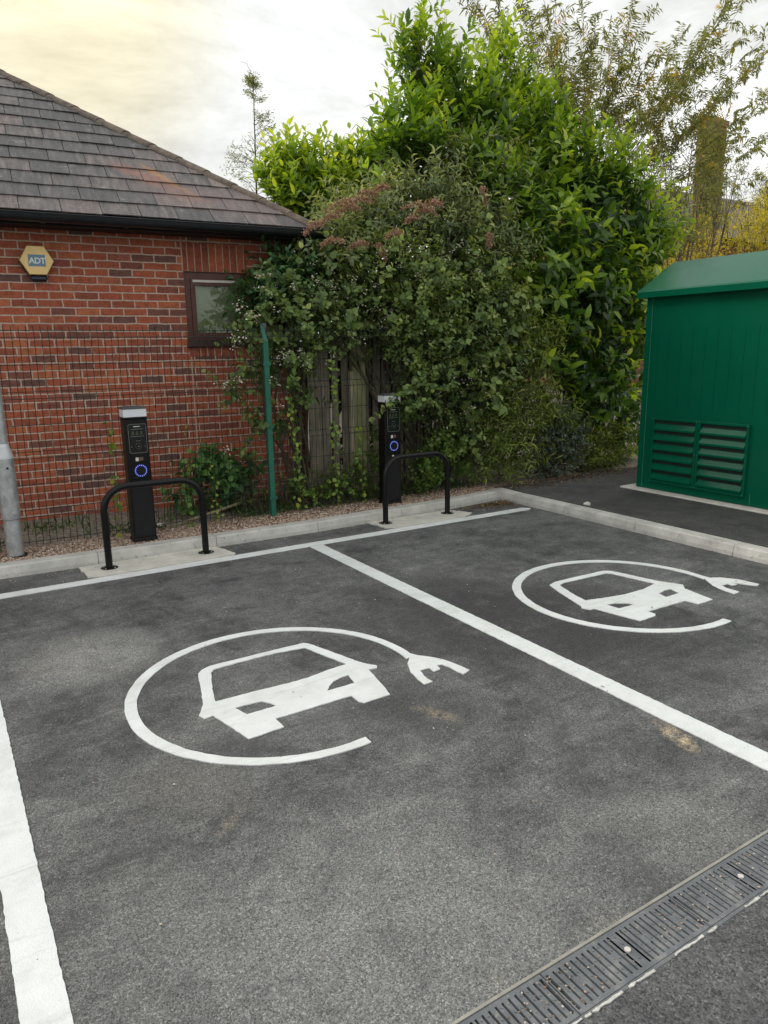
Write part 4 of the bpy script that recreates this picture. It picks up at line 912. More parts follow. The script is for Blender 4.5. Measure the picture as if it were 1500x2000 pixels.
# ------------------------------------------------------------------ green substation cabinet
sb = empty('substation_cabinet', (6.25, 5.0, .1), 'large green utility cabinet with sloping roof and louvred vents', 'utility cabinet'); SO = (6.25, 5.0, .1)
YA, YB, XA, XB = 5.015, 1.6, 6.25, 8.1
mb = MB(); mb.box(XA, XB, YB, YA, .105, 2.04, bev=.008)
mb.box(XA-.006, XA, YA-.075, YA-.008, .108, 2.03); mb.build('body', M['green'], sb, org=SO)
mb = MB(); x0, x1 = XA-.095, XB+.095; yl, yr = YA+.055, YB-.06; rise, run = .318, .545
mb.add([(x0, yr, 2.022), (x1, yr, 2.022), (x1, yl, 2.022), (x0, yl, 2.022), (x0, yr, 2.078), (x1, yr, 2.078), (x1, yl, 2.078), (x0, yl, 2.078),
        (x0+.02, yr, 2.094), (x1-.02, yr, 2.094), (x1-.02, yl, 2.094), (x0+.02, yl, 2.094),
        (x0+run, yr, 2.078+rise), (x1-run, yr, 2.078+rise), (x1-run, yl, 2.078+rise), (x0+run, yl, 2.078+rise)],
       [(3, 2, 1, 0), (0, 1, 5, 4), (1, 2, 6, 5), (2, 3, 7, 6), (3, 0, 4, 7), (4, 5, 9, 8), (5, 6, 10, 9), (6, 7, 11, 10), (7, 4, 8, 11), (8, 9, 13, 12), (9, 10, 14, 13), (10, 11, 15, 14), (11, 8, 12, 15), (12, 13, 14, 15)])
mb.build('roof', M['green'], sb, org=SO)
mb = MB(); y_ = YA-.16
while y_ > YB+.2:
    mb.box(XA-.0022, XA, y_-.0035, y_+.0035, .93, 1.72+.0*y_); y_ -= .1315
mb.build('panel_ribs', M['green'], sb, org=SO)
mb = MB(); seam = simple('seam', (.05, .22, .15), .5, .3, 30)
mb.box(XA-.0075, XA-.0055, YA-.079, YA-.074, .12, 2.02); mb.build('seam', seam, sb, org=SO); mb = MB(); mb.box(XA-.002, XA, 3.745, 3.75, .12, .22); mb.build('seam', seam, sb, org=SO)
LA, LB, LZ0, LZ1 = 4.842, 3.795, .188, .850
for (ya, yb) in ((LA, (LA+LB)/2), ((LA+LB)/2, LB)):
    mb = MB(); w_ = .028; pr_ = .030
    ya_, yb_ = ya, yb
    mb.box(XA-pr_, XA, ya_-w_, ya_-.0015, LZ0, LZ1, bev=.003); mb.box(XA-pr_, XA, yb_+.0015, yb_+w_, LZ0, LZ1, bev=.003)
    mb.box(XA-pr_+.001, XA, yb_+w_, ya_-w_, LZ1-w_*.9, LZ1, bev=.002); mb.box(XA-pr_+.001, XA, yb_+w_, ya_-w_, LZ0, LZ0+w_*.9, bev=.002)
    fr = mb.build('louvre_vent', M['green'], sb, org=SO)
    mb = MB(); mb.box(XA-.003, XA-.001, yb_+w_, ya_-w_, LZ0+w_, LZ1-w_); mb.build('vent_backing', simple('vent_dark', (.004, .02, .013), .6, .1, 9), fr, org=SO)
    n_ = 6; h_ = (LZ1-LZ0-2*w_)/n_
    for i in range(n_):
        z0 = LZ0+w_+i*h_; mb = MB(); ys0, ys1 = yb_+w_+.002, ya_-w_-.002
        pr2 = [(XA-.008, z0+h_*.66), (XA-.036, z0+h_*.22), (XA-.038, z0+h_*.04), (XA-.034, z0+h_*.04), (XA-.032, z0+h_*.20), (XA-.005, z0+h_*.62)]
        k_ = len(pr2); mb.add([(x, ys0, z) for x, z in pr2]+[(x, ys1, z) for x, z in pr2], [tuple(range(k_)), tuple(range(2*k_-1, k_-1, -1))]+[(i2, k_+i2, k_+(i2+1) % k_, (i2+1) % k_) for i2 in range(k_)])
        mb.build('slat', M['green'], fr, org=SO)
    mb = MB()
    for yy in (ya_-w_/2, yb_+w_/2):
        for z in (LZ0+.014, (LZ0+LZ1)/2, LZ1-.014): mb.tube([(XA-pr_-.003, yy, z), (XA-pr_, yy, z)], .005, 6)
    mb.build('rivets', seam, fr, org=SO)
mb = MB(); mb.box(XA-.11, XB+.1, YB-.1, YA+.12, -.05, .1045, bev=.006); pl_ = mb.build('plinth', M['pad'], sb, org=SO)

# ------------------------------------------------------------------ far house with ivy-clad chimney
HY = 21.0
hp = at(1395, 420, HY); far_ = empty('far_house', (hp[0], hp[1], 0), 'distant brick house behind the trees with an ivy covered chimney stack', 'house'); FO = (hp[0], hp[1], 0)
def H(px, py, Y=HY): return at(px, py, Y)
xl, xr = H(1228, 400)[0], H(1700, 400)[0]; ze = H(1250, 440)[2]; zr = H(1250, 285)[2]
fb = simple('far_brick', (.22, .085, .05), .9, .3, 3, bmp=.3)
mb = MB(); mb.box(xl, xr, HY+.5, HY+9, -.1, ze); mb.add([(xl, HY+.5, ze), (xl, HY+9, ze), (xl, HY+4.75, zr-.2)], [(0, 2, 1)]); mb.build('wall', fb, far_, org=FO)
mb = MB(); mb.add([(xl-.3, HY, ze-.1), (xr, HY, ze-.1), (xr, HY+4.75, zr), (xl-.3, HY+4.75, zr), (xr, HY+9.5, ze-.1), (xl-.3, HY+9.5, ze-.1)], [(0, 1, 2, 3), (3, 2, 4, 5)])
mb.build('roof', simple('far_roof', (.16, .13, .115), .85, .3, 2), far_, org=FO)
mb = MB(); A_, B_ = H(1236, 300, HY-.6), H(1276, 277, HY+1.5)
mb.tube([A_, B_], .06, 6); mb.build('gutter', M['white_plastic'], far_, org=FO)
c0, c1 = H(1392, 240, HY-.3), H(1421, 240, HY-.3); cb_ = H(1395, 470, HY-.3)[2]
mb = MB(); w_ = c1[0]-c0[0]; mb.box(c0[0], c1[0], HY-.3, HY-.3+w_*.7, cb_, c0[2]-.05); mb.box(c0[0]-.06, c1[0]+.06, HY-.36, HY-.3+w_*.7+.06, c0[2]-.05, c0[2]+.2)
mb.box(c0[0]+.1, c1[0]-.1, HY-.2, HY-.4+w_*.7, c0[2]+.2, c0[2]+.32)
chn = mb.build('chimney', simple('chimney_brick', (.30, .16, .10), .9, .35, 3, bmp=.5), far_, org=FO)

# ------------------------------------------------------------------ plants
M['laurel'] = leafmat('laurel_leaf', [(0, (.03, .075, .018)), (.28, (.075, .16, .026)), (.52, (.17, .30, .036)), (.78, (.33, .47, .05)), (1, (.52, .60, .09))], rough=.32, trans=.48, spec=.5)
M['bramble'] = leafmat('bramble_leaf', [(0, (.045, .080, .027)), (.4, (.11, .18, .05)), (.75, (.22, .31, .085)), (1, (.38, .45, .14))], rough=.5)
M['budd'] = leafmat('buddleia_leaf', [(0, (.06, .095, .05)), (.4, (.14, .20, .095)), (.75, (.28, .34, .17)), (1, (.46, .50, .22))], rough=.6, trans=.28)
M['twiggy'] = leafmat('thin_leaf', [(0, (.13, .155, .085)), (.35, (.21, .24, .12)), (.7, (.33, .33, .14)), (.9, (.48, .36, .10)), (1, (.62, .40, .09))], rough=.6, trans=.5)
M['elder'] = leafmat('elder_leaf', [(0, (.02, .07, .03)), (.5, (.06, .16, .05)), (1, (.17, .32, .07))], rough=.45)
M['bamboo'] = leafmat('bamboo_leaf', [(0, (.06, .10, .02)), (.5, (.19, .27, .055)), (1, (.45, .50, .12))], rough=.5)
M['silver'] = leafmat('silver_leaf', [(0, (0.060, 0.090, 0.068)), (.5, (0.120, 0.165, 0.120)), (1, (0.240, 0.300, 0.225))], rough=.5, trans=.2)
M['gold'] = leafmat('golden_leaf', [(0, (.26, .27, .03)), (.5, (.66, .56, .05)), (1, (.85, .72, .08))], rough=.6, trans=.35)
M['vine'] = leafmat('vine_leaf', [(0, (.07, .14, .025)), (.5, (.16, .27, .04)), (1, (.40, .46, .07))], rough=.5, trans=.35)
M['weed'] = leafmat('weed_leaf', [(0, (0.045, 0.075, 0.027)), (.5, (0.090, 0.180, 0.045)), (1, (0.195, 0.300, 0.075))], rough=.5)
M['brownflower'] = leafmat('dry_flower', [(0, (.16, .08, .05)), (.5, (.36, .20, .13)), (1, (.55, .38, .29))], rough=.8, trans=.1)
M['white_flower'] = leafmat('white_petal', [(0, (.34, .30, .23)), (1, (.66, .63, .56))], rough=.6, trans=.2)
M['cream_flower'] = leafmat('cream_petal', [(0, (0.750, 0.705, 0.360)), (1, (0.800, 0.800, 0.780))], rough=.6, trans=.2)
M['fern'] = leafmat('larch_leaf', [(0, (.12, .15, .04)), (.5, (.24, .27, .08)), (1, (.46, .42, .16))], rough=.6, trans=.3)

def plant(label, cat, name, root, leafm, build, group=None, stemm=None, limb=None, r0=.03):
    o_ = empty(name, tuple(float(a) for a in root), label, cat, group); g = Geo(); gb = Geo(); build(g, gb)
    g.build('foliage', M[leafm], o_, tuple(root))
    if limb:
        mb = MB(); limbs(mb, root, limb, np.random.RandomState(7), r0=r0); mb.build('trunk', M['stem'], o_, smooth=True, org=tuple(root))
    if gb.n: gb.build('twigs', M[stemm or 'stem'], o_, tuple(root))
    return o_
def gpt(px, Y): p = at(px, 900, Y); return np.array([p[0], Y, .08])

# cherry laurels
A1 = [(1110, 520, 120, 7.0), (1185, 420, 90, 7.1), (1065, 640, 100, 6.8), (1190, 590, 95, 6.9), (1010, 430, 85, 7.1), (1240, 470, 68, 7.0), (1180, 720, 80, 6.6), (1130, 730, 60, 6.5), (1195, 800, 58, 6.55), (1105, 700, 50, 6.45), (1130, 790, 48, 6.42), (1215, 860, 34, 6.5), (1235, 640, 60, 6.9), (1120, 350, 75, 7.3), (1200, 350, 50, 7.3), (1265, 430, 45, 7.0), (1225, 820, 40, 6.9)]
rsA = np.random.RandomState(21)
def bA(g, gb):
    shoots(g, gb, clump(A1, 15, .30, 3), 700, .30, 10, .180, .070, rsA, up=.35, out=.85, tint=(.24, .28), tiplight=.62, shell=(.3, 1.0), droop=.50, toplit=.28)
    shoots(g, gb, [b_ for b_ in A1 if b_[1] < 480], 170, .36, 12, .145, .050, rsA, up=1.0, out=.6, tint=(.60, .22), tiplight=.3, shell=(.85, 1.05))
    fill(g, A1+[(1240, 560, 55, 7.5), (1245, 680, 55, 7.5), (1235, 790, 50, 7.4), (1150, 650, 70, 7.4), (1240, 860, 40, 7.3), (1180, 880, 50, 7.2), (1100, 880, 50, 7.2), (1275, 600, 46, 7.6), (1280, 740, 46, 7.6), (1275, 520, 40, 7.6), (1285, 660, 44, 7.8), (1285, 830, 44, 7.6)], 5600, .15, .07, rsA, big=False, tint=(.03, .05))  # inner leaves tinted dark, painting the shade of the gaps into their colour
plant('large glossy green cherry laurel bulging beside the green cabinet', 'shrub', 'cherry_laurel', gpt(1120, 6.9), 'laurel', bA, 'cherry laurel bushes', limb=A1, r0=.045)
A2 = [(835, 175, 52, 7.7), (815, 110, 34, 7.7), (880, 215, 55, 7.7), (800, 260, 55, 7.5), (860, 310, 80, 7.5), (950, 270, 75, 7.8), (985, 180, 48, 7.9), (1040, 270, 62, 7.9), (780, 330, 60, 7.3), (930, 380, 90, 7.4), (1060, 350, 70, 7.7), (810, 60, 20, 7.7), (890, 150, 32, 7.8), (985, 110, 26, 7.9), (1080, 240, 26, 8.0), (1130, 305, 38, 7.8)]
def bB(g, gb):
    shoots(g, gb, clump(A2, 14, .30, 4), 600, .36, 11, .170, .060, rsA, up=.9, out=.6, tint=(.32, .26), tiplight=.50, shell=(.55, 1.0), toplit=.15)
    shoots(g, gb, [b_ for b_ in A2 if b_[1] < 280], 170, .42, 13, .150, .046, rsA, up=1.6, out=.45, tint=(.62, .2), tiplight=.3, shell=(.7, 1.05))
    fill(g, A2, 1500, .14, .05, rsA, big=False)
    # three tall leading shoots
    for (px, py) in ((815, 5), (812, 40), (880, 45), (985, 75), (765, 215), (1000, 55), (870, 20)):
        tip = at(px, py, 7.7); b0 = tip-np.array([rsA.normal(0, .12), 0, .75]); P = []; n_ = 17
        gb.twigs(b0[None], tip[None], .006, .003)
        for k in range(n_):
            tt = (k+.5)/n_; ph = 2.4*k; p = b0+(tip-b0)*tt; D = np.array([[math.cos(ph)*.8, math.sin(ph)*.8, .75]])
            g.leaf(p[None], D, np.array([[-math.cos(ph)*.6, -math.sin(ph)*.6, 1.]]), .15*(1.1-.5*tt), .042, min(1, .55+.35*tt*rsA.uniform(.5, 1)), droop=.3)
plant('tall cherry laurel with upright lime green shoots rising highest in the middle', 'shrub', 'cherry_laurel', gpt(900, 7.5), 'laurel', bB, 'cherry laurel bushes', limb=A2, r0=.05)
A3 = [(556, 370, 38, 9.0), (600, 345, 36, 9.0), (645, 365, 42, 8.8), (700, 350, 44, 8.6), (590, 400, 48, 8.8), (680, 410, 55, 8.5), (530, 350, 22, 9.2), (745, 340, 42, 8.3), (570, 320, 20, 9.0)]
def bC(g, gb):
    shoots(g, gb, A3, 420, .34, 11, .15, .055, rsA, up=1.1, out=.5, tint=(.62, .2), tiplight=.35, shell=(.4, 1.0), toplit=.15)
    fill(g, A3, 900, .15, .06, rsA, tint=(.35, .15))
    for (px, py) in ((597, 245), (684, 262), (640, 300), (560, 285), (745, 282), (530, 290)):
        tip = at(px, py, 9.0); b0 = tip-np.array([rsA.normal(0, .1), 0, .65])
        gb.twigs(b0[None], tip[None], .006, .003)
        for k in range(14):
            tt = (k+.5)/14; ph = 2.4*k; p = b0+(tip-b0)*tt
            g.leaf(p[None], np.array([[math.cos(ph)*.7, math.sin(ph)*.7, .8]]), np.array([[-math.cos(ph)*.6, -math.sin(ph)*.6, 1.]]), .15*(1.15-.5*tt), .046, min(1, .6+.3*tt), droop=.25)
plant('low bright yellow-green cherry laurel behind the end of the slate roof', 'shrub', 'cherry_laurel', gpt(640, 8.8), 'laurel', bC, 'cherry laurel bushes', limb=A3, r0=.04)

# thin arching buddleia against the sky
rsD = np.random.RandomState(33)
def bD(g, gb):
    root = at(1120, 520, 8.6); tips = [(960, -40), (1010, -30), (1045, -60), (1085, 10), (1140, 20), (1190, 60), (1235, 15), (1260, 40), (1285, 120), (1330, 75), (1370, 85), (1400, 110), (1300, 210), (1440, -20), (1480, -30), (1460, 60), (1500, 100), (1530, 40), (1540, 160), (1500, 210), (1400, 200), (1340, 160), (1215, 120), (1165, 130), (1110, 100), (1060, 60), (1250, 220), (1345, 250), (1480, 290), (1400, 300), (1520, 330), (1030, 10), (915, 0), (945, 30), (1290, 270), (1230, 250), (1180, 170), (1120, 170), (1200, 210), (1310, 150), (1260, 130), (1370, 230), (1450, 160), (1480, 130), (1160, 70), (1090, 150), (1350, 120), (1470, 220), (1420, 20), (1500, 280), (1430, 270)]
    for (px, py) in tips:
        Yt = 8.6+rsD.uniform(-.5, .6); tip = at(px, py, Yt); b0 = root + rsD.normal(0, .25, 3)*np.array([1, .6, .3]); 
        ctrl = (b0+tip)/2+np.array([0, 0, .25])+rsD.normal(0, .15, 3)
        T = np.linspace(0, 1, 22)[:, None]; C = (1-T)**2*b0+2*T*(1-T)*ctrl+T*T*tip
        for k in range(21): gb.twigs(C[k][None], C[k+1][None], .010*(1-.75*T[k, 0]), .010*(1-.75*T[k+1, 0]))
        for k in range(11 if py < 120 else 13, 22):
            dd = nrm(C[k]-C[k-1]); nb = 2
            for _ in range(nb):
                v = nrm(dd+rsD.normal(0, .65, 3)); l = rsD.uniform(.15, .45)*(1.15-T[k, 0]*.5); e_ = C[k]+v*l+np.array([0, 0, .05]); gb.twigs(C[k][None], e_[None], .0035, .0018)
                m_ = 7; tt = np.linspace(.15, 1, m_)[:, None]; P = C[k]+(e_-C[k])*tt; P = np.repeat(P, 2, 0); s_ = np.tile([1, -1], m_)[:, None]
                a_ = nrm(np.cross(v, rsD.normal(size=3))); D = nrm(v*.75+a_*s_+rsD.normal(0, .25, (2*m_, 3)))
                g.leaf(P, D, np.array([[0, 0, 1.]])+rsD.normal(0, .3, (2*m_, 3)), .120*rsD.uniform(.6, 1.2, 2*m_), .022, np.clip(rsD.normal(.38, .16, 2*m_)+(.45 if rsD.uniform() < .07 else 0), 0, 1), droop=.45, big=False)
        # old flower spike
        if rsD.uniform() < .35:
            d = nrm(tip-C[-3]); n_ = 60; P = tip+d*rsD.uniform(0, .18, n_)[:, None]+rsD.normal(0, .012, (n_, 3)); spk.leaf(P, rsD.normal(size=(n_, 3)), rsD.normal(size=(n_, 3)), .022, .014, np.clip(rsD.normal(.2, .15, n_), 0, 1), big=False)
spk = Geo()
o_ = plant('tall sparse buddleia with thin arching branches against the sky at upper right', 'shrub', 'buddleia', gpt(1120, 8.6), 'twiggy', bD)
tag(spk.build('flower_spikes', M['brownflower'], o_, tuple(o_.location)), kind='stuff')
mb = MB(); r_ = np.array(o_.location); tp = at(1120, 520, 8.6)
for k in range(6): e_ = tp+rsD.normal(0, .2, 3)*np.array([1, .6, .3]); mb.tube([r_+np.array([rsD.normal(0, .1), rsD.normal(0, .1), -.05]), (r_+e_)/2+rsD.normal(0, .08, 3), e_], [.032, .024, .014], 6)
mb.build('trunk', M['stem'], o_, org=tuple(r_))

# olive thicket at the right, behind
A5 = [(1300, 330, 45, 9.6), (1260, 380, 50, 9.4), (1330, 400, 50, 9.5), (1290, 460, 60, 9.3), (1350, 460, 45, 9.6), (1365, 340, 30, 9.8), (1240, 310, 30, 9.4), (1440, 340, 20, 9.9), (1400, 420, 35, 9.9), (1385, 300, 22, 9.9), (1405, 360, 26, 9.9), (1355, 260, 22, 9.9)]
rsE = np.random.RandomState(5)
plant('loose olive green thicket between the laurel and the ivy covered chimney', 'shrub', 'thicket_shrub', gpt(1300, 9.5), 'twiggy', lambda g, gb: (shoots(g, gb, A5, 420, .30, 14, .075, .017, rsE, up=.4, out=.6, tint=(.35, .25), shell=(.1, 1.05), big=False, droop=.4, rnd=.5), fill(g, A5, 900, .08, .03, rsE, tint=(.25, .15))), limb=A5, r0=.04)

# golden shrubs behind the cabinet
A6 = [(1300, 520, 48, 10.6), (1275, 560, 40, 10.6), (1325, 500, 40, 10.8), (1345, 480, 45, 11), (1400, 470, 50, 11), (1455, 440, 55, 11), (1500, 420, 60, 11.2), (1480, 480, 60, 10.8), (1500, 370, 30, 11.3), (1420, 420, 30, 11.2), (1385, 505, 40, 10.6), (1550, 450, 70, 11)]
plant('golden yellow shrub showing above the cabinet roof', 'shrub', 'golden_shrub', gpt(1440, 11), 'gold', lambda g, gb: (shoots(g, gb, clump(A6, 14, .4, 9), 1100, .22, 12, .06, .018, rsE, up=.5, out=.7, tint=(.42, .35), tiplight=.3, shell=(.3, 1.05), big=False, droop=.3), fill(g, A6, 2500, .07, .03, rsE, tint=(.2, .2))), limb=A6, r0=.04)
A6b = [(1490, 400, 26, 12.5), (1530, 380, 50, 12.5), (1450, 395, 16, 12.5), (1500, 365, 24, 12.6)]
plant('dark green shrub behind the golden shrub at the right edge', 'shrub', 'evergreen_shrub', gpt(1500, 12.5), 'bramble', lambda g, gb: (shoots(g, gb, A6b, 200, .25, 10, .08, .025, rsE, shell=(.2, 1), big=False), fill(g, A6b, 700, .08, .04, rsE)), limb=A6b, r0=.04)

# buddleia with faded flower heads in the middle
A7 = [(640, 455, 30, 6.55), (655, 490, 34, 6.5), (700, 455, 58, 6.9), (780, 440, 58, 6.8), (860, 400, 65, 6.9), (930, 440, 60, 6.8), (880, 490, 65, 6.6), (650, 480, 42, 6.8), (760, 400, 42, 7.0), (985, 470, 45, 6.7), (960, 350, 50, 7.1), (905, 330, 45, 7.2)]
rsF = np.random.RandomState(8)
o7 = plant('grey green buddleia with faded pinkish brown flower heads in the middle of the hedge', 'shrub', 'buddleia', gpt(820, 6.9), 'budd', lambda g, gb: (shoots(g, gb, clump(A7, 14, .30, 6), 760, .34, 14, .100, .026, rsF, up=.45, out=.75, tint=(.50, .27), tiplight=.3, shell=(.4, 1.08), big=False, droop=.5, toplit=.2), fill(g, A7, 2200, .10, .035, rsF, tint=(.2, .15))), limb=A7, r0=.035)
gf = Geo()
for (px, py, ln, an) in [(665, 395, .26, .3), (700, 388, .28, .1), (680, 405, .22, .2), (815, 398, .30, .0), (835, 410, .18, -.2), (745, 487, .16, -1.0), (650, 468, .22, .1), (700, 475, .18, .2), (770, 455, .16, .2), (850, 395, .14, -.1), (945, 378, .18, -1.3), (955, 465, .14, -1.4), (745, 365, .13, .2), (640, 425, .20, .5), (610, 440, .16, .6), (805, 425, .14, .4), (720, 375, .18, -.1)]:
    p = at(px, py, 6.12 if py > 380 else 6.25); n_ = 260; t_ = rsF.uniform(-.5, .5, n_); d = np.array([math.cos(YAW)*math.cos(an), -math.sin(YAW)*math.cos(an), math.sin(an)])
    P = p+d*(ln*t_)[:, None]+np.array([0, 0, 1.])*(-.35*ln*(t_*2)**2*.5)[:, None]+rsF.normal(0, .014, (n_, 3))*(1.2-np.abs(t_))[:, None]
    gf.leaf(P, rsF.normal(size=(n_, 3)), rsF.normal(size=(n_, 3)), .021, .014, np.clip(rsF.normal(.6, .22, n_), 0, 1), big=False)
tag(gf.build('flower_heads', M['brownflower'], o7, tuple(o7.location)), kind='stuff')

# bramble bank
A8 = [(640, 560, 62, 6.5), (700, 590, 70, 6.45), (770, 560, 80, 6.45), (860, 590, 90, 6.4), (940, 560, 80, 6.4), (880, 680, 85, 6.3), (960, 640, 75, 6.35), (800, 670, 62, 6.3), (620, 520, 40, 6.5), (700, 510, 50, 6.5), (780, 500, 55, 6.5), (650, 610, 42, 6.4), (860, 770, 60, 6.25), (930, 740, 70, 6.3), (900, 830, 60, 6.25), (600, 600, 40, 6.4), (980, 720, 55, 6.35), (745, 620, 42, 6.3), (820, 730, 40, 6.22), (870, 510, 60, 6.55), (960, 800, 50, 6.3)]
rsG = np.random.RandomState(13)
def bG(g, gb):
    shoots(g, gb, clump(A8, 16, .28, 5), 1450, .24, 12, .062, .042, rsG, up=.3, out=.9, tint=(.46, .27), tiplight=.3, shell=(.55, 1.1), big=False, droop=.3, ang=65, toplit=.25)
    shoots(g, gb, A8, 260, .30, 8, .085, .060, rsG, up=.3, out=.9, tint=(.48, .25), tiplight=.3, shell=(.75, 1.05), big=True, droop=.3, ang=65, toplit=.25)
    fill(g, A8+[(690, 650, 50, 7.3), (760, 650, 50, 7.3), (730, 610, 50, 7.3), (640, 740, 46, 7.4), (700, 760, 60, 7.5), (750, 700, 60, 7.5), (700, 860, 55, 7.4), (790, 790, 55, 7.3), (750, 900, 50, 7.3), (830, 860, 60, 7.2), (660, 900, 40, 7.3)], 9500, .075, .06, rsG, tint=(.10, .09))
def bG2(g, gb):
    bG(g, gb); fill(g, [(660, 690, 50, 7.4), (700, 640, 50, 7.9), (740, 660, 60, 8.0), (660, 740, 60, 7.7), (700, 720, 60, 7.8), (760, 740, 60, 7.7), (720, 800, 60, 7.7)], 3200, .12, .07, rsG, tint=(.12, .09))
o8 = plant('wide bramble bank dotted with small white flowers, behind the right charging post', 'shrub', 'bramble', gpt(850, 6.5), 'bramble', bG2, limb=A8, r0=.02)
gf = Geo(); C, R = blobs_w(A8)
for _ in range(200):
    i = rsG.randint(len(C)); d = nrm(rsG.normal(size=3)+np.array([-.3, -1.1, .3])); p = C[i]+d*R[i]*rsG.uniform(.98, 1.2); florets(gf, p, .022, rsG.randint(4, 12), .018, rsG, flat=.7)
tag(gf.build('flowers', M['white_flower'], o8, tuple(o8.location)), kind='stuff')

# bramble sprays reaching over the wire fence, left side
A9 = [(560, 640, 40, 6.3), (580, 700, 30, 6.25), (545, 720, 26, 6.2), (570, 590, 40, 6.4), (605, 650, 32, 6.25), (580, 770, 20, 6.2), (560, 830, 16, 6.2), (505, 830, 14, 6.25), (490, 730, 18, 6.2), (460, 770, 13, 6.2), (480, 640, 16, 6.25), (610, 620, 40, 6.3)]
def bH(g, gb):
    shoots(g, gb, A9, 240, .22, 10, .062, .046, rsG, up=.2, out=.9, tint=(.40, .26), tiplight=.25, shell=(.2, 1.1), big=True, droop=.3, ang=70)
    for (a_, b_) in (((560, 720), (440, 745)), ((560, 830), (470, 880)), ((560, 600), (455, 640)), ((590, 760), (430, 790)), ((560, 660), (475, 700)), ((700, 640), (560, 680)), ((720, 660), (640, 720)), ((760, 640), (860, 760)), ((850, 740), (745, 800)), ((860, 760), (770, 782)), ((840, 790), (725, 815)), ((880, 720), (790, 770)), ((860, 800), (800, 800))):
        fr_y = a_[0] > 800; P0, P1 = at(*a_, 6.0 if fr_y else 6.2), at(*b_, 5.74 if fr_y else 6.15); T = np.linspace(0, 1, 14)[:, None]; C_ = P0+(P1-P0)*T+np.array([0, 0, .08])*np.sin(T*3.14)
        for k in range(13): gb.twigs(C_[k][None], C_[k+1][None], .003, .0025)
        P = np.repeat(C_, 3, 0); n_ = len(P); g.leaf(P+rsG.normal(0, .012, (n_, 3)), rsG.normal(size=(n_, 3))+np.array([0, -.3, -.1]), np.array([[0, -.7, .8]])+rsG.normal(0, .3, (n_, 3)), .055, .040, np.clip(rsG.normal(.5, .2, n_), 0, 1))
o9 = plant('straggling bramble with white flowers climbing round the green fence post', 'shrub', 'bramble', gpt(575, 6.3), 'bramble', bH, limb=A9[:7], r0=.012)
gf = Geo()
for (px, py, n_) in [(690, 655, 8), (705, 665, 6), (560, 690, 14), (545, 700, 14), (465, 740, 10), (440, 750, 10), (470, 600, 16), (490, 615, 12), (505, 622, 8), (455, 665, 8), (460, 675, 10), (475, 655, 8), (545, 790, 8), (590, 690, 10), (600, 660, 8), (540, 600, 6), (520, 580, 6), (440, 880, 6), (620, 550, 10), (600, 640, 8), (530, 740, 10), (575, 560, 6), (760, 490, 8), (815, 540, 10), (870, 505, 8), (930, 495, 8), (690, 550, 8), (650, 560, 8), (640, 700, 5), (600, 715, 8)]:
    p = at(px, py, 6.02+rsG.uniform(0, .06)); florets(gf, p, .030, n_*2, .019, rsG, flat=.9)
tag(gf.build('flowers', M['white_flower'], o9, tuple(o9.location)), kind='stuff')

# elder against the wall
A10 = [(545, 555, 48, 6.75), (590, 545, 46, 6.75), (520, 590, 34, 6.65), (570, 600, 46, 6.6), (505, 560, 22, 6.6), (620, 530, 34, 6.75), (540, 620, 24, 6.5)]
o10 = plant('dark green elder with two cream flower heads beside the window', 'shrub', 'elder', gpt(590, 6.75), 'elder', lambda g, gb: (shoots(g, gb, A10, 330, .24, 11, .085, .034, rsG, up=.2, out=.9, tint=(.38, .28), tiplight=.25, shell=(.3, 1.05), droop=.35, ang=65), fill(g, A10, 1500, .09, .04, rsG, tint=(.15, .1))), limb=A10, r0=.02)
gf = Geo()
for (px, py) in ((517, 536), (508, 540), (527, 538), (518, 562), (528, 564), (510, 561), (612, 574)):
    florets(gf, at(px, py, 6.42), .030, 46 if px != 612 else 12, .017, rsG, flat=.35, tint=(.6, .3))
tag(gf.build('flower_heads', M['cream_flower'], o10, tuple(o10.location)), kind='stuff')

# bamboo, silver shrub, low growth by the kerb corner
A11 = [(990, 790, 50, 6.25), (1040, 720, 45, 6.35), (1045, 820, 48, 6.2), (1160, 890, 34, 6.2), (950, 870, 45, 6.15), (1100, 850, 34, 6.2), (1205, 910, 26, 6.2), (930, 900, 26, 6.1), (1000, 880, 48, 6.12), (1195, 860, 28, 6.35), (1050, 655, 30, 6.4), (1140, 920, 24, 6.1), (1000, 660, 40, 6.35)]
rsI = np.random.RandomState(17)
plant('bamboo with narrow yellow green leaves low in front of the laurel', 'shrub', 'bamboo', gpt(1060, 6.3), 'bamboo', lambda g, gb: (shoots(g, gb, A11, 800, .22, 9, .105, .014, rsI, up=.25, out=.9, tint=(.45, .28), shell=(.35, 1.1), big=False, droop=.55, ang=48), fill(g, A11, 1500, .10, .022, rsI, tint=(.15, .15))), stemm='stem_green', limb=A11, r0=.012)
A12 = [(1080, 850, 38, 6.02), (1100, 885, 38, 6.0), (1050, 880, 28, 5.98), (1125, 850, 28, 6.05), (1090, 815, 26, 6.08), (1060, 915, 20, 5.98)]
plant('small grey green shrub with rounded leaves beside the footpath', 'shrub', 'round_leaf_shrub', gpt(1085, 6.02), 'silver', lambda g, gb: (shoots(g, gb, A12, 380, .13, 11, .032, .022, rsI, up=.4, out=.9, tint=(.45, .25), shell=(.4, 1.08), big=False, droop=.15), fill(g, A12, 1200, .035, .026, rsI, tint=(.2, .12))), limb=A12, r0=.010)
A13 = [(830, 900, 30, 6.1), (850, 930, 24, 6.05), (870, 870, 34, 6.1), (820, 940, 16, 6.02), (900, 920, 20, 6.05), (720, 950, 18, 6.2), (700, 920, 24, 6.25), (735, 900, 24, 6.25), (680, 950, 20, 6.2), (650, 945, 22, 6.2), (610, 960, 20, 6.2), (575, 950, 20, 6.25), (740, 850, 18, 6.3), (800, 800, 30, 6.3)]
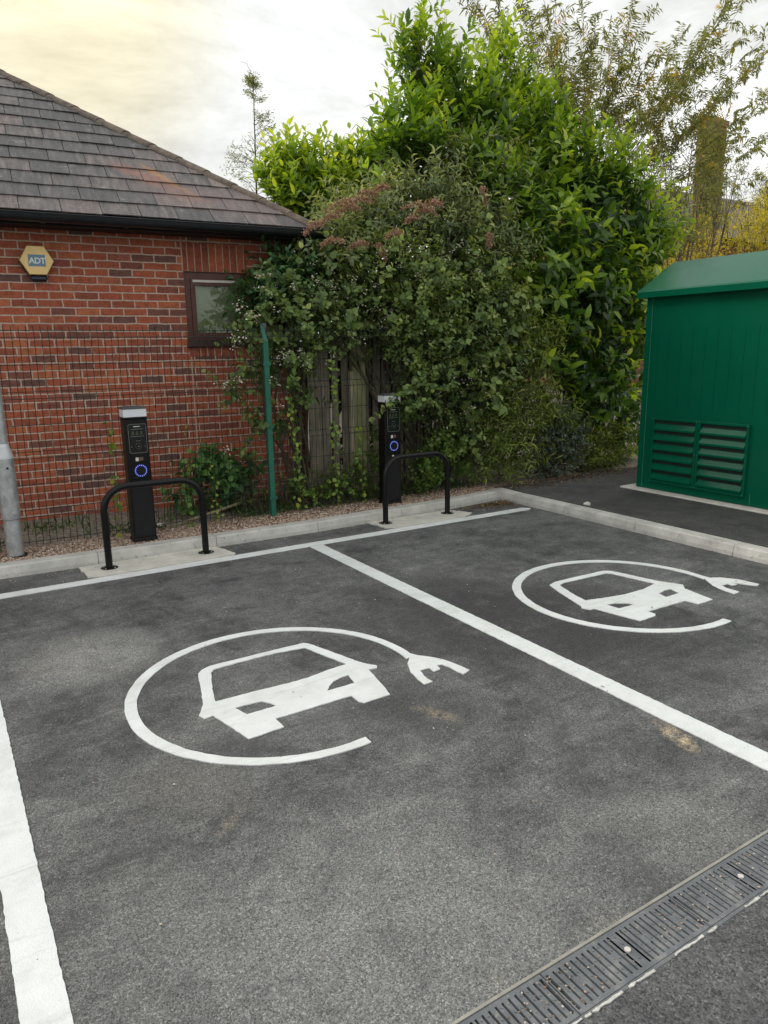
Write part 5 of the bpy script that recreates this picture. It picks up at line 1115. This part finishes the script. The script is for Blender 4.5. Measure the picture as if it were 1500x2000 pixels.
plant('low ivy and weeds at the foot of the hedge beside the right charging post', 'climber', 'ivy', gpt(800, 6.2), 'vine', lambda g, gb: (shoots(g, gb, A13, 300, .12, 8, .038, .032, rsI, up=.3, out=.8, tint=(.25, .25), shell=(.2, 1.1), big=False, ang=70), fill(g, A13, 900, .045, .035, rsI, tint=(.1, .1))), stemm='stem_green')

# conifer sapling against the sky
rsJ = np.random.RandomState(3)
def bJ(g, gb):
    top, bot = at(494, 150, 9.6), at(502, 420, 9.6); lead = at(470, 120, 9.6)
    gb.twigs(bot[None], top[None], .016, .005); gb.twigs(top[None], lead[None], .004, .002, sag=.3)
    for k in range(95):
        tt = rsJ.uniform(0, 1)**.8; p = bot+(top-bot)*tt; l = .44*(1-tt)**.8+.03; a = rsJ.uniform(0, 6.28)
        if .5 < tt < .9 and rsJ.uniform() < .6: continue
        d = np.array([math.cos(a), math.sin(a), .35]); e_ = p+d*l; gb.twigs(p[None], e_[None], .004, .0015, sag=.1)
        n_ = 34; q_ = rsJ.uniform(.3, 1.1, n_)[:, None]; P = p+(e_-p)*q_+rsJ.normal(0, .025, (n_, 3)); g.leaf(P, d+rsJ.normal(0, .7, (n_, 3))+np.array([0, 0, -.3]), rsJ.normal(size=(n_, 3)), .055*rsJ.uniform(.5, 1.2, n_), .010, np.clip(rsJ.normal(.4, .25, n_), 0, 1), big=False)
oJ = plant('thin feathery sapling standing against the sky behind the roof', 'tree', 'conifer_sapling', gpt(502, 9.6), 'fern', bJ)
mb = MB(); mb.tube([oJ.location-Vector((0, 0, .05)), at(502, 420, 9.6)], [.03, .016], 7); mb.build('trunk', M['stem'], oJ, org=tuple(oJ.location))

# climbers on the wire fence
rsK = np.random.RandomState(19)
def climber(pts, label, spread=.03, dens=1.0, L_=.045):
    P0 = [at(px, py, YF-.025) for px, py in pts]; root = np.array([P0[-1][0], YF-.02, .085]); o_ = empty('climbing_bindweed', tuple(root), label, 'climber', 'bindweed strands climbing the wire fence'); g = Geo(); gb = Geo(); P0.append(root+np.array([0, 0, .01]))
    for a_, b_ in zip(P0[:-1], P0[1:]):
        gb.twigs(a_[None], b_[None], .0025, .0025); n_ = max(2, int(np.linalg.norm(b_-a_)/.016*dens)); T = rsK.uniform(0, 1, n_)[:, None]
        P = a_+(b_-a_)*T+rsK.normal(0, spread, (n_, 3))*np.array([1, .3, 1]); g.leaf(P, rsK.normal(0, .5, (n_, 3))+np.array([0, -.3, -.7]), np.array([[0, -1, .5]])+rsK.normal(0, .35, (n_, 3)), L_*rsK.uniform(.6, 1.3, n_), L_*.85*rsK.uniform(.6, 1.2, n_), np.clip(rsK.normal(.5, .22, n_), 0, 1), droop=.2)
    g.build('foliage', M['vine'], o_, tuple(root)); gb.build('stem', M['stem_green'], o_, tuple(root))
climber([(572, 690), (566, 760), (572, 820), (580, 880), (585, 940), (588, 990)], 'leafy bindweed strand climbing the wire just right of the green post', .026, .85)
climber([(645, 690), (654, 760), (656, 830), (655, 900), (660, 970)], 'leafy bindweed strand in front of the grey timber palings', .02, .8)
climber([(213, 818), (216, 860), (222, 900), (226, 950), (232, 1010), (235, 1050)], 'thin bindweed strand left of the left charging post', .014, .55)
climber([(363, 835), (362, 860), (366, 900), (368, 960), (375, 1020)], 'sparse bindweed strand on the wire right of the left charging post', .012, .22)
climber([(415, 900), (418, 930), (421, 960), (425, 1010)], 'pale bindweed strand right of the nearer hoop', .018, .8, .032)
climber([(700, 830), (702, 880), (706, 930), (712, 975)], 'bindweed strand low on the wire right of the greenish timber post', .02, .6)

# leafy plant behind the fence by the wall, weeds and twigs
A14 = [(402, 925, 22, 6.55), (430, 915, 20, 6.6), (385, 955, 16, 6.5), (455, 940, 18, 6.6), (350, 975, 11, 6.45), (480, 955, 18, 6.5), (495, 915, 12, 6.6), (440, 965, 18, 6.45)]
plant('dark leafy weed plant growing between the wire fence and the brick wall', 'plant', 'leafy_weed', gpt(420, 6.55), 'elder', lambda g, gb: (shoots(g, gb, A14, 90, .20, 7, .10, .06, rsK, up=.5, out=.8, tint=(.5, .28), shell=(.1, 1.0), droop=.4, ang=70), fill(g, A14, 160, .08, .05, rsK, tint=(.25, .12))), stemm='stem_green')
g = Geo(); n_ = 5200; X = rsK.uniform(.3, 4.9, n_); Y = rsK.uniform(6.12, 6.95, n_); pat = np.sin(X*5+1)*np.cos(Y*7)+rsK.normal(0, .5, n_)+(X > 2.3)*.8-(X < 2.3)*.55; k_ = pat > .15; P = np.stack([X, Y, np.full(n_, .08)], 1)[k_]; n_ = len(P)
D = rsK.normal(size=(n_, 3))*.6+np.array([0, 0, 1.]); g.leaf(P, D, rsK.normal(size=(n_, 3)), rsK.uniform(.03, .11, n_), rsK.uniform(.006, .022, n_), np.clip(rsK.normal(.35, .25, n_), 0, 1), droop=.5, big=False)
o_ = g.build('weeds', M['weed'], None, (0, 0, 0)); tag(o_, 'scattered grass and low weeds between the wire fence and the wall', 'weeds', kind='stuff')
g = Geo(); n_ = 420; X = rsK.uniform(2.3, 4.4, n_); Y = rsK.uniform(6.15, 6.55, n_); A_ = np.stack([X, Y, rsK.uniform(.09, .35, n_)], 1); B_ = A_+rsK.normal(0, .13, (n_, 3)); B_[:, 2] = np.maximum(B_[:, 2], .09); g.twigs(A_, B_, .003, .0015, sag=.05)
o_ = g.build('dead_twigs', simple('dead_twig', (.14, .10, .07), .9, .3, 20), None, (0, 0, 0)); tag(o_, 'tangle of dead brown twigs at the foot of the timber fence', 'twigs', kind='stuff')
mb = MB(); mb.tube([at(338, 1032, 6.2)+np.array([0, 0, .02]), at(470, 982, 6.3)], [.012, .014], 8); tag(mb.build('branch', simple('pale_bark', (.26, .22, .13), .85, .3, 9), None, smooth=True), 'pale fallen branch lying behind the wire fence', 'branch')

# leaf litter
def litter(n_, fx, label, sz=.03, seed=1, z=.006):
    rs_ = np.random.RandomState(seed); g = Geo(); XY = fx(rs_, n_); P = np.concatenate([XY, np.full((len(XY), 1), z)+rs_.uniform(0, .012, (len(XY), 1))], 1); n_ = len(P)
    D = rs_.normal(size=(n_, 3))*np.array([1, 1, .12]); g.leaf(P, D, np.array([[0, 0, 1.]])+rs_.normal(0, .3, (n_, 3)), sz*rs_.uniform(.4, 1.3, n_), sz*.5*rs_.uniform(.4, 1.2, n_), rs_.uniform(0, 1, n_)**1.3, droop=.2, big=False)
    o_ = g.build('leaf_litter', M['dry'], None, (0, 0, 0)); tag(o_, label, 'fallen leaves', kind='stuff')
litter(900, lambda r, n: np.stack([np.clip(4.95-np.abs(r.normal(0, .28, n)), 4.1, 4.95), np.clip(5.60-np.abs(r.normal(0, .10, n)), 5.29, 5.60)], 1), 'brown fallen leaves heaped in the kerb corner', .026, 2)
litter(900, lambda r, n: np.stack([r.uniform(5.15, 7.6, n), 5.95-np.abs(r.normal(0, .16, n))], 1), 'dry leaves along the back edge of the footpath', .035, 3, .092)
litter(700, lambda r, n: np.stack([r.uniform(2.0, 5.1, n), r.uniform(5.8, 6.25, n)], 1), 'reddish dry leaves on the gravel under the hedge', .028, 4, .09)
litter(60, lambda r, n: np.stack([r.uniform(0, 4.8, n), r.uniform(2.0, 5.6, n)], 1), 'a few stray leaves on the tarmac', .018, 5, .006)
def rock(name, p, s_, m, label):
    bm = bmesh.new(); bmesh.ops.create_icosphere(bm, subdivisions=2, radius=1); rg = random.Random(int(p[0]*100))
    for v in bm.verts: v.co = Vector((v.co.x*s_*1.2, v.co.y*s_, v.co.z*s_*.6))*(1+rg.uniform(-.2, .2))
    me = bpy.data.meshes.new(name); bm.to_mesh(me); bm.free(); me.materials.append(m); o_ = bpy.data.objects.new(name, me); COL.objects.link(o_); o_.location = tuple(float(a) for a in p); tag(o_, label, 'stone')
rock('stone', g0(1146, 984, .10), .030, M['pad'], 'pale stone lying on the kerb before the green cabinet')
rock('stone', g0(312, 1025, .10), .022, M['badge_w'], 'small white stone on the gravel right of the left charging post')

# ivy on the far chimney
g = Geo(); rsL = np.random.RandomState(2); n_ = 2800
pp = np.array([H(rsL.uniform(1366, 1402+8*math.sin(k)), 240+ (rsL.uniform()**.8)*200, HY-.42) for k in range(n_)])
pp = pp+np.stack([rsL.normal(0, 1, n_)*(.08+.10*np.abs(np.sin(pp[:, 2]*3.1))), rsL.normal(0, .08, n_), rsL.normal(0, .10, n_)], 1)
g.leaf(pp+rsL.normal(0, .05, (n_, 3)), rsL.normal(size=(n_, 3))+np.array([0, -.5, -.5]), np.array([[-.3, -1, .4]])+rsL.normal(0, .4, (n_, 3)), .15, .11, np.clip(rsL.normal(.45, .25, n_), 0, 1), big=False)
iv = g.build('ivy', M['twiggy'], None, (0, 0, 0)); tag(iv, 'ivy covering the left side of the far chimney stack', 'climber')
